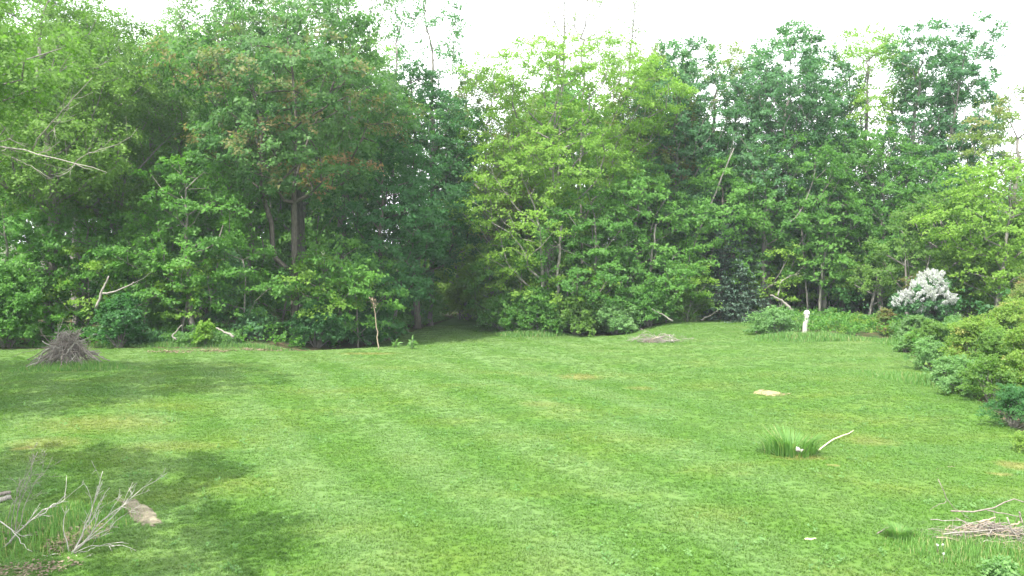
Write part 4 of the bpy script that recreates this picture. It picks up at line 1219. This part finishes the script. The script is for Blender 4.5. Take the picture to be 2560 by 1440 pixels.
def leafy_plant(px, py, h, label, seed):
    rng = np.random.default_rng(seed); p = g(px, py); X, Y = p[0], p[1]; H = h * Y / FPX
    root = thing('leafy_plant', (X, Y, gz(X, Y)), label, 'plant', 'leafy plants beside the stake')
    n = 34; t = rng.uniform(.05, 1, n); a = rng.uniform(0, 6.28, n)
    P = np.stack([np.cos(a) * .03, np.sin(a) * .03, t * H * .8], 1)
    D = np.stack([np.cos(a), np.sin(a), .7 + 0 * a], 1)
    me = leaf_quads(rng, P, norm(D), .22, .30, .5, .35, -.2)
    link('leaves', leaf_mesh('leaves', me, rng.uniform(.4, 1, n), np.zeros(n), LEAF['weed']), root)
    wood_curve('stem', root, [(0, 0, -.03), (0, 0, H * .5), (0, 0, H * .85)], [.015, .012, .006], 'grey', 5)
leafy_plant(1030, 872, 26, 'larger pale leafy plant right of the stake', 21)
leafy_plant(990, 868, 17, 'smaller pale leafy plant close to the stake', 22)

# bleached dead shrubs at the bottom left
def dead_shrub(name, label, px, py, stems, seed, mat='twig', group='bleached dead shrubs at the bottom left'):
    rng = np.random.default_rng(seed); p = g(px, py); X, Y = p[0], p[1]; k = Y / FPX
    root = thing(name, (X, Y, gz(X, Y)), label, 'dead shrub', group)
    f = lambda q: np.array([(q[0] - px) * k, 0, (py - q[1]) * k])
    for pl, r, nb in stems:
        base = [f(q) for q in pl]; dy = rng.uniform(-.35, .35)
        for i, b in enumerate(base): b[1] = dy * i / max(1, len(base) - 1); b[2] = max(b[2], -.02)
        P = smooth_path(base, 10); P[1:] += rng.normal(0, .010, (9, 3))
        rad = r * np.linspace(1, .35, 10)
        V, Fq, Ft = polytube(P, rad, 6); F = list(Fq) + list(Ft)
        for _ in range(nb):
            i = int(rng.integers(3, 9)); d = P[min(i + 1, 9)] - P[i - 1]; d /= np.linalg.norm(d)
            d = d + rng.normal(0, .42, 3); d /= np.linalg.norm(d); l = rng.uniform(.12, .42)
            b1 = P[i] + d * l * .5 + rng.normal(0, .012, 3); b2 = P[i] + d * l + np.array([0, 0, .05]) * l
            v2, q2, t2 = polytube([P[i], b1, b2], [rad[i] * .55, rad[i] * .42, .0025], 5)
            F += [tuple(np.array(z) + len(V)) for z in q2 + t2]; V = np.vstack([V, v2])
            for _ in range(2):
                d2 = d + rng.normal(0, .5, 3); d2 /= np.linalg.norm(d2)
                s = b1 + (b2 - b1) * rng.uniform(0, .8)
                v2, q2, t2 = polytube([s, s + d2 * .05, s + d2 * rng.uniform(.07, .16)], [.0035, .0028, .0015], 4)
                F += [tuple(np.array(z) + len(V)) for z in q2 + t2]; V = np.vstack([V, v2])
        link('stem', mesh_mixed('stem', V, F, BARK[mat]), root)
dead_shrub('dead_shrub', 'fan of bleached bare stems in front of the soil mound at the bottom left', 180, 1385,
           [([(180, 1385), (200, 1340), (222, 1275), (232, 1215), (240, 1182)], .012, 6), ([(180, 1385), (225, 1340), (262, 1292), (310, 1262), (330, 1240)], .012, 8),
            ([(180, 1385), (240, 1330), (300, 1265), (355, 1222), (405, 1190)], .009, 5), ([(172, 1378), (164, 1320), (168, 1290), (184, 1260)], .009, 1),
            ([(180, 1385), (210, 1368), (260, 1360), (310, 1362), (345, 1372)], .006, 3), ([(178, 1380), (205, 1360), (250, 1335), (292, 1300)], .008, 5),
            ([(180, 1385), (215, 1378), (240, 1374)], .009, 1), ([(185, 1388), (140, 1384), (95, 1387)], .010, 1), ([(182, 1384), (205, 1330), (228, 1295), (264, 1220)], .008, 4),
            ([(182, 1390), (210, 1398), (228, 1392)], .006, 2)], 701)
dead_shrub('dead_shrub', 'pale bare branch leaning right with forked tips left of the bleached fan', 8, 1370,
           [([(8, 1370), (60, 1318), (100, 1286), (130, 1262), (160, 1248), (200, 1218)], .014, 7), ([(100, 1286), (122, 1270), (148, 1254), (140, 1205)], .008, 1),
            ([(0, 1300), (40, 1318), (75, 1345), (108, 1362)], .010, 1)], 702)
dead_shrub('dead_shrub', 'upright wispy bare shrub with grey twigs near the left edge', 38, 1355,
           [([(38, 1355), (42, 1310), (55, 1250), (72, 1210), (92, 1160)], .008, 9), ([(38, 1355), (45, 1290), (70, 1220), (115, 1150)], .007, 8), ([(30, 1350), (28, 1290), (48, 1230), (80, 1150)], .006, 7),
            ([(20, 1300), (34, 1260), (60, 1200), (95, 1130)], .005, 6)], 703, 'dead')

def single_stick(name, label, pl, r0, r1, mat, cat='stick', px0=None, group=None, arch=0.0, k=10, seed=1):
    """A stick lying on the ground along photographed places of the ground."""
    P = smooth_path([at_ground(*q) + np.array([0, 0, r0 * .6]) for q in pl], k)
    rng = np.random.default_rng(seed)
    P[:, 2] += arch * np.sin(np.linspace(0, math.pi, k)); P[1:-1, :2] += rng.normal(0, r0 * .6, (k - 2, 2))
    loc = P[0].copy()
    V, Fq, Ft = polytube(P - loc, np.linspace(r0, r1, k), 7)
    o = link(name, mesh_mixed(name, V, list(Fq) + list(Ft), BARK[mat]), loc=tuple(loc))
    return tag(o, label, cat, group)
single_stick('bent_stick', 'long pale bent stick lying on the lawn beside the grass tuft', [(2046, 1128), (2070, 1112), (2105, 1096), (2124, 1088), (2134, 1077)], .015, .009, 'cut', arch=.06)
single_stick('stick', 'short pale stick lying on the lawn above the flattened pile', [(2342, 1174), (2362, 1169), (2388, 1166)], .010, .006, 'stick_light')
single_stick('wood_chip', 'small tan piece of wood on the grass near the bottom right', [(2012, 1350), (2042, 1349)], .018, .016, 'cut', 'piece of wood', k=5)
single_stick('stick', 'grey stick end pointing at the small tuft left of the flattened pile', [(2192, 1336), (2215, 1328), (2236, 1318)], .010, .006, 'stick', arch=.04)
single_stick('stick', 'curled pale twig in the grass below the flattened pile', [(2284, 1375), (2290, 1366), (2306, 1372), (2318, 1378)], .006, .004, 'stick_light')
single_stick('log', 'pale split log at the left edge beside the wispy bare shrub', [(-30, 1262), (28, 1248)], .06, .045, 'dead', 'log', k=6)
single_stick('log', 'dark split log lying behind the pale one at the left edge', [(-30, 1244), (26, 1236)], .05, .04, 'stick', 'log', k=6)
single_stick('log', 'pale fallen log on the grass in front of the undergrowth right of the path', [(1574, 820), (1588, 823), (1604, 824)], .07, .05, 'pale', 'log', k=6)

def leaning(name, label, pl, Y, r0, r1, mat, cat, seed=1, group=None, twigs=0):
    rng = np.random.default_rng(seed)
    P = smooth_path([at_depth(a, b, Y) for q in pl for a, b in (q[:2],)], 12)
    P[0, 2] = min(P[0, 2], gz(P[0, 0], P[0, 1])) if cat == 'tree' else P[0, 2]
    P[1:-1] += rng.normal(0, r0 * .35, (10, 3))
    loc = P[0].copy(); P = P - loc
    root = thing(name, loc, label, cat, group)
    rad = np.linspace(r0, r1, 12)
    wood_curve('trunk' if cat != 'branch' else 'bough', root, P, rad, mat, 8)
    for _ in range(twigs):
        i = int(rng.integers(4, 11)); d = P[min(i + 1, 11)] - P[i - 1]; d /= np.linalg.norm(d); d = d + rng.normal(0, .5, 3)
        l = rng.uniform(.6, 1.6)
        wood_curve('twig', root, [P[i], P[i] + d * l * .5 + rng.normal(0, .05, 3), P[i] + d * l + np.array([0, 0, .2])], [rad[i] * .45, rad[i] * .3, .006], mat, 5)
leaning('leaning_tree', 'pale slender trunk leaning right above the spruce corner', [(1700, 790), (1718, 660), (1755, 560), (1795, 470), (1835, 370)], 49.6, .065, .03, 'grey', 'tree', 2, twigs=3)
leaning('bare_tree', 'straight pale post-like trunk at the edge of the wood right of the path', [(1388, 815), (1392, 700), (1398, 628), (1404, 560)], 47.9, .11, .07, 'pale', 'tree', 3)
leaning('bare_tree', 'thin grey trunk with a pale forked middle behind the twig pile', [(1600, 800), (1614, 720), (1628, 650), (1640, 560)], 48.6, .10, .05, 'pale', 'tree', 4, twigs=2)
leaning('bare_tree', 'slim pale tree stem in the dark gap above the post', [(2050, 770), (2052, 700), (2062, 640), (2072, 560)], 49.6, .09, .05, 'pale', 'tree', 5, twigs=2)
leaning('bare_tree', 'slim grey tree stem just right of the fallen white branch', [(2020, 770), (2012, 680), (2004, 560), (1996, 480)], 49.8, .06, .03, 'grey', 'tree', 6, twigs=2)
leaning('dead_pole', 'thin dead pole slanting down to the grass under the leaning trunk', [(1682, 803), (1655, 785), (1630, 772)], 47.0, .05, .03, 'pale', 'dead branch', 7)
leaning('fallen_branch', 'broken white branch sticking out of the undergrowth near the post', [(1982, 776), (1962, 758), (1940, 744), (1925, 738)], 48.4, .10, .04, 'dead', 'dead branch', 8)
leaning('dead_branch', 'bare arching grey branch above the broken white branch', [(1945, 740), (1952, 705), (1975, 690), (1998, 684)], 49.0, .05, .02, 'dead', 'dead branch', 9, twigs=4)
leaning('dead_branch', 'pale crooked dead branch lying at the edge of the left ground cover', [(585, 842), (570, 833), (556, 826), (540, 820)], 36.4, .06, .03, 'dead', 'dead branch', 10)
leaning('dead_branch', 'small dead branch poking up from the ground cover left of the crooked one', [(440, 850), (430, 840), (448, 820), (456, 812)], 36.2, .04, .02, 'dead', 'dead branch', 11)
leaning('dead_branch', 'bare forked branch reaching out above the left ground cover', [(250, 735), (285, 730), (320, 715), (335, 705)], 36.4, .05, .02, 'dead', 'branch', 12, twigs=2)
leaning('dead_branch', 'pale broken branch standing upright among the left maples', [(240, 770), (255, 725), (272, 690)], 36.0, .06, .03, 'dead', 'branch', 13)
leaning('dead_branch', 'low dead stick angled from the grass left of the spruce', [(1752, 800), (1780, 787), (1804, 770)], 49.0, .05, .02, 'dead', 'dead branch', 14)
# bare grey boughs reaching in at the upper left, belonging to the near birch
def near_boughs():
    Y = 21.0
    base = at_depth(-290, 300, Y)
    root = thing('dead_bough', base, 'bare grey bough with forked twigs reaching in at the upper left', 'dead branch')
    def add(pl, r0, r1, name='twig', sd=0):
        rng = np.random.default_rng(sd)
        P = smooth_path([at_depth(a, b, Y - .2 * i) - base for i, (a, b) in enumerate(pl)], 14); P[1:] += rng.normal(0, r0 * .3, (13, 3))
        wood_curve(name, root, P, np.linspace(r0, r1, 14) * .45, 'dead', 7)
        for q in range(5):
            i = int(rng.integers(3, 13)); d = norm(P[i] - P[i - 1]) + rng.normal(0, .6, 3); d /= np.linalg.norm(d); l = rng.uniform(.25, .8)
            wood_curve('twig', root, [P[i], P[i] + d * l * .5 + rng.normal(0, .03, 3), P[i] + d * l + np.array([0, 0, .06])], [r1 * .7, r1 * .45, .004], 'dead', 4)
    add([(-290, 300), (-120, 345), (0, 366), (75, 379), (140, 396), (190, 410), (270, 432)], .08, .016, 'bough', 1)
    add([(80, 375), (100, 340), (140, 295), (190, 240), (230, 193)], .045, .012, sd=2)
    add([(110, 350), (150, 300), (175, 265)], .025, .008, sd=3)
    add([(185, 410), (210, 388), (250, 374), (285, 364), (330, 340)], .032, .008, sd=4)
    add([(190, 408), (172, 428), (152, 438)], .024, .008, sd=5)
    add([(-100, 350), (-20, 362), (20, 350), (35, 338)], .05, .014, sd=6)
    add([(0, 380), (40, 398), (80, 415), (130, 448)], .028, .008, sd=7)
    add([(90, 378), (110, 380), (128, 375)], .022, .01, sd=8)
near_boughs()

# tuft of tall grass round a pale stump on the lawn, and the small tuft near the pile
def tuft(px, py, rx, ry, n, h, label, seed, w=.010, cat='grass tuft', stump=False):
    rng = np.random.default_rng(seed); p = g(px, py); X, Y = p[0], p[1] + ry
    root = thing('grass_tuft', (X, Y, gz(X, Y)), label, cat, 'unmown tufts on the lawn')
    o = blades('blades', None, scatter(rng, X, Y, rx, ry, n), h, w, seed, kind='stuff', lean=.75, dry=.06, loc=(X, Y, gz(X, Y)))
    o.parent = root; o.location = (0, 0, 0)
    return root, X, Y
root, X, Y = tuft(1990, 1146, .62, .40, 520, .85, 'round tuft of tall grass growing around a pale stump', 31, .017)
def stump(X, Y):
    rng = np.random.default_rng(9)
    q = np.linspace(0, 1, 6)
    P = np.stack([.16 - .12 * q, -.30 + 0 * q, .14 + .05 * q], 1)
    V, Fq, Ft = polytube(P, .035 + .015 * rng.uniform(0, 1, 6), 8); V = V + rng.normal(0, .008, V.shape)
    o = link('stump', mesh_mixed('stump', V, list(Fq) + list(Ft), BARK['twig']), loc=(X, Y, gz(X, Y)))
    tag(o, 'pale broken piece of wood half hidden in the round grass tuft', 'piece of wood')
stump(X, Y)
tuft(2258, 1352, .20, .15, 700, .28, 'small dark tuft of long grass left of the flattened stick pile', 32, .007)

# white clover heads by the pile
def clover(px, py, label, seed):
    p = g(px, py); rng = np.random.default_rng(seed)
    root = thing('clover_flower', (p[0], p[1], gz(p[0], p[1])), label, 'flower', 'white flower heads in the grass')
    wood_curve('stem', root, [(0, 0, -.01), (.005, 0, .07), (.0, 0, .13)], [.003, .003, .002], 'grey', 4)
    n = 50; v = norm(rng.normal(0, 1, (n, 3)))
    V = leaf_quads(rng, v * .008 + np.array([0, 0, .14]), v, .012, .5, .3, .6, 0)
    link('flower_head', leaf_mesh('flower_head', V, rng.uniform(0, 1, n), np.zeros(n), LEAF['petal']), root)
clover(2343, 1386, 'white flower head below the stick pile, left one of the pair', 1)
clover(2357, 1385, 'white flower head below the stick pile, right one of the pair', 2)
clover(2358, 1408, 'single faint white flower head beneath the pair near the stick pile', 3)

# ------------------------------------------------------------------ mown grass: many short tufts spread over the lawn
def lawn_grass():
    rng = np.random.default_rng(900)
    # one small tuft of blades, shared
    nb = 16
    a = rng.uniform(0, 6.28, nb); r = np.sqrt(rng.uniform(0, 1, nb)) * .045
    bx = np.cos(a) * r; by = np.sin(a) * r
    th = rng.uniform(0, 6.28, nb); h = rng.uniform(.014, .036, nb); ln = h * rng.uniform(.6, 2.2, nb); w = .0055
    V = np.zeros((nb, 5, 3))
    for k, (f, b, ww) in enumerate(((0, 0, 1), (.6, .35, .8))):
        V[:, 2 * k, 0] = bx + np.cos(th) * ln * b + np.sin(th) * w * ww; V[:, 2 * k, 1] = by + np.sin(th) * ln * b - np.cos(th) * w * ww
        V[:, 2 * k + 1, 0] = bx + np.cos(th) * ln * b - np.sin(th) * w * ww; V[:, 2 * k + 1, 1] = by + np.sin(th) * ln * b + np.cos(th) * w * ww
        V[:, 2 * k, 2] = V[:, 2 * k + 1, 2] = h * f - (.006 if k == 0 else 0)
    V[:, 4, 0] = bx + np.cos(th) * ln; V[:, 4, 1] = by + np.sin(th) * ln; V[:, 4, 2] = h
    F = []
    for i in range(nb):
        o = i * 5; F += [(o, o + 1, o + 3), (o, o + 3, o + 2), (o + 2, o + 3, o + 4)]
    bm = blade_mat()
    tuft_me = mesh_np('grass_tuft_blades', V.reshape(-1, 3), np.array(F), bm)
    tuft_o = bpy.data.objects.new('mown_tuft', tuft_me)        # source for the instances, linked nowhere
    pts = []; scs = []
    for (y0, y1, dens, sc) in ((9.5, 14, 300, 1.0), (14, 20, 190, 1.25), (20, 30, 100, 1.7), (30, 53, 44, 2.3)):
        xm = .68 * y1 + 2.5
        n = int((y1 - y0) * 2 * xm * dens)
        x = rng.uniform(-xm, xm, n); y = rng.uniform(y0, y1, n)
        k = (np.abs(x) < .66 * y + 2.0) & (lawn_sd(x, y) > -.15)
        for (cx, cy, rx, ry) in BARE:
            k &= ((x - cx) / rx) ** 2 + ((y - cy) / ry) ** 2 > rng.uniform(.55, 1.2, n)
        # thinner and thicker growth
        th = .5 + .5 * np.sin(x * 1.9 + 2 * np.sin(y * 1.3)) * np.sin(y * 2.3 + 1.5 * np.sin(x * 1.1))
        k &= rng.uniform(0, 1, n) < .85 + .15 * th
        x, y = x[k], y[k]
        pts.append(np.stack([x, y, ground(x, y)], 1)); scs.append(np.stack([sc * rng.uniform(.65, 1.35, len(x)), (1 - (sc - 1) * .28) * rng.uniform(.6, 1.3, len(x)) * (.8 + .35 * th[k])], 1))
    P = np.concatenate(pts); Sx = np.concatenate(scs)
    me = bpy.data.meshes.new('grass'); me.vertices.add(len(P)); me.vertices.foreach_set('co', P.astype(np.float32).ravel())
    at_ = me.attributes.new('size', 'FLOAT_VECTOR', 'POINT'); at_.data.foreach_set('vector', Sx[:, [0, 0, 1]].astype(np.float32).ravel())
    at_ = me.attributes.new('turn', 'FLOAT', 'POINT'); at_.data.foreach_set('value', rng.uniform(0, 6.28, len(P)).astype(np.float32))
    o = link('grass', me); tag(o, 'short mown green grass covering the whole lawn', kind='stuff')
    ng = bpy.data.node_groups.new('mown_grass', 'GeometryNodeTree')
    ng.interface.new_socket('Geometry', in_out='INPUT', socket_type='NodeSocketGeometry')
    ng.interface.new_socket('Geometry', in_out='OUTPUT', socket_type='NodeSocketGeometry')
    gi = ng.nodes.new('NodeGroupInput'); go = ng.nodes.new('NodeGroupOutput')
    iop = ng.nodes.new('GeometryNodeInstanceOnPoints'); oi = ng.nodes.new('GeometryNodeObjectInfo'); oi.inputs['Object'].default_value = tuft_o
    a1 = ng.nodes.new('GeometryNodeInputNamedAttribute'); a1.data_type = 'FLOAT_VECTOR'; a1.inputs['Name'].default_value = 'size'
    a2 = ng.nodes.new('GeometryNodeInputNamedAttribute'); a2.data_type = 'FLOAT'; a2.inputs['Name'].default_value = 'turn'
    cx = ng.nodes.new('ShaderNodeCombineXYZ')
    ln_ = ng.links.new
    ln_(gi.outputs[0], iop.inputs['Points']); ln_(oi.outputs['Geometry'], iop.inputs['Instance'])
    ln_(a2.outputs[0], cx.inputs['Z']); ln_(cx.outputs[0], iop.inputs['Rotation']); ln_(a1.outputs[0], iop.inputs['Scale'])
    ln_(iop.outputs[0], go.inputs[0])
    md = o.modifiers.new('mown_grass', 'NODES'); md.node_group = ng
    print('grass tufts', len(P))
lawn_grass()
print('leaf triangles about', TRIS[0])

# ------------------------------------------------------------------ air volume added to imitate window glare by thin haze
def veil():
    x0, x1, y0, y1, z0, z1 = -640, 640, -120, 920, -3.5, 32
    V = [(x, y, z) for z in (z0, z1) for y in (y0, y1) for x in (x0, x1)]
    F = [(0, 2, 3, 1), (4, 5, 7, 6), (0, 1, 5, 4), (2, 6, 7, 3), (0, 4, 6, 2), (1, 3, 7, 5)]
    m, nt, out = new_mat('veil_air')
    pv = N(nt, 'ShaderNodeVolumePrincipled'); pv.inputs['Density'].default_value = VEIL; pv.inputs['Color'].default_value = (0.82, 0.92, 1.0, 1); pv.inputs['Anisotropy'].default_value = 0.2
    nt.links.new(pv.outputs[0], out.inputs['Volume'])
    o = link('veil', mesh_np('veil', V, np.array(F), m)); tag(o, 'thin pale haze added over the garden and wood to imitate window glare', kind='stuff')
VEIL = 0.0005
veil()
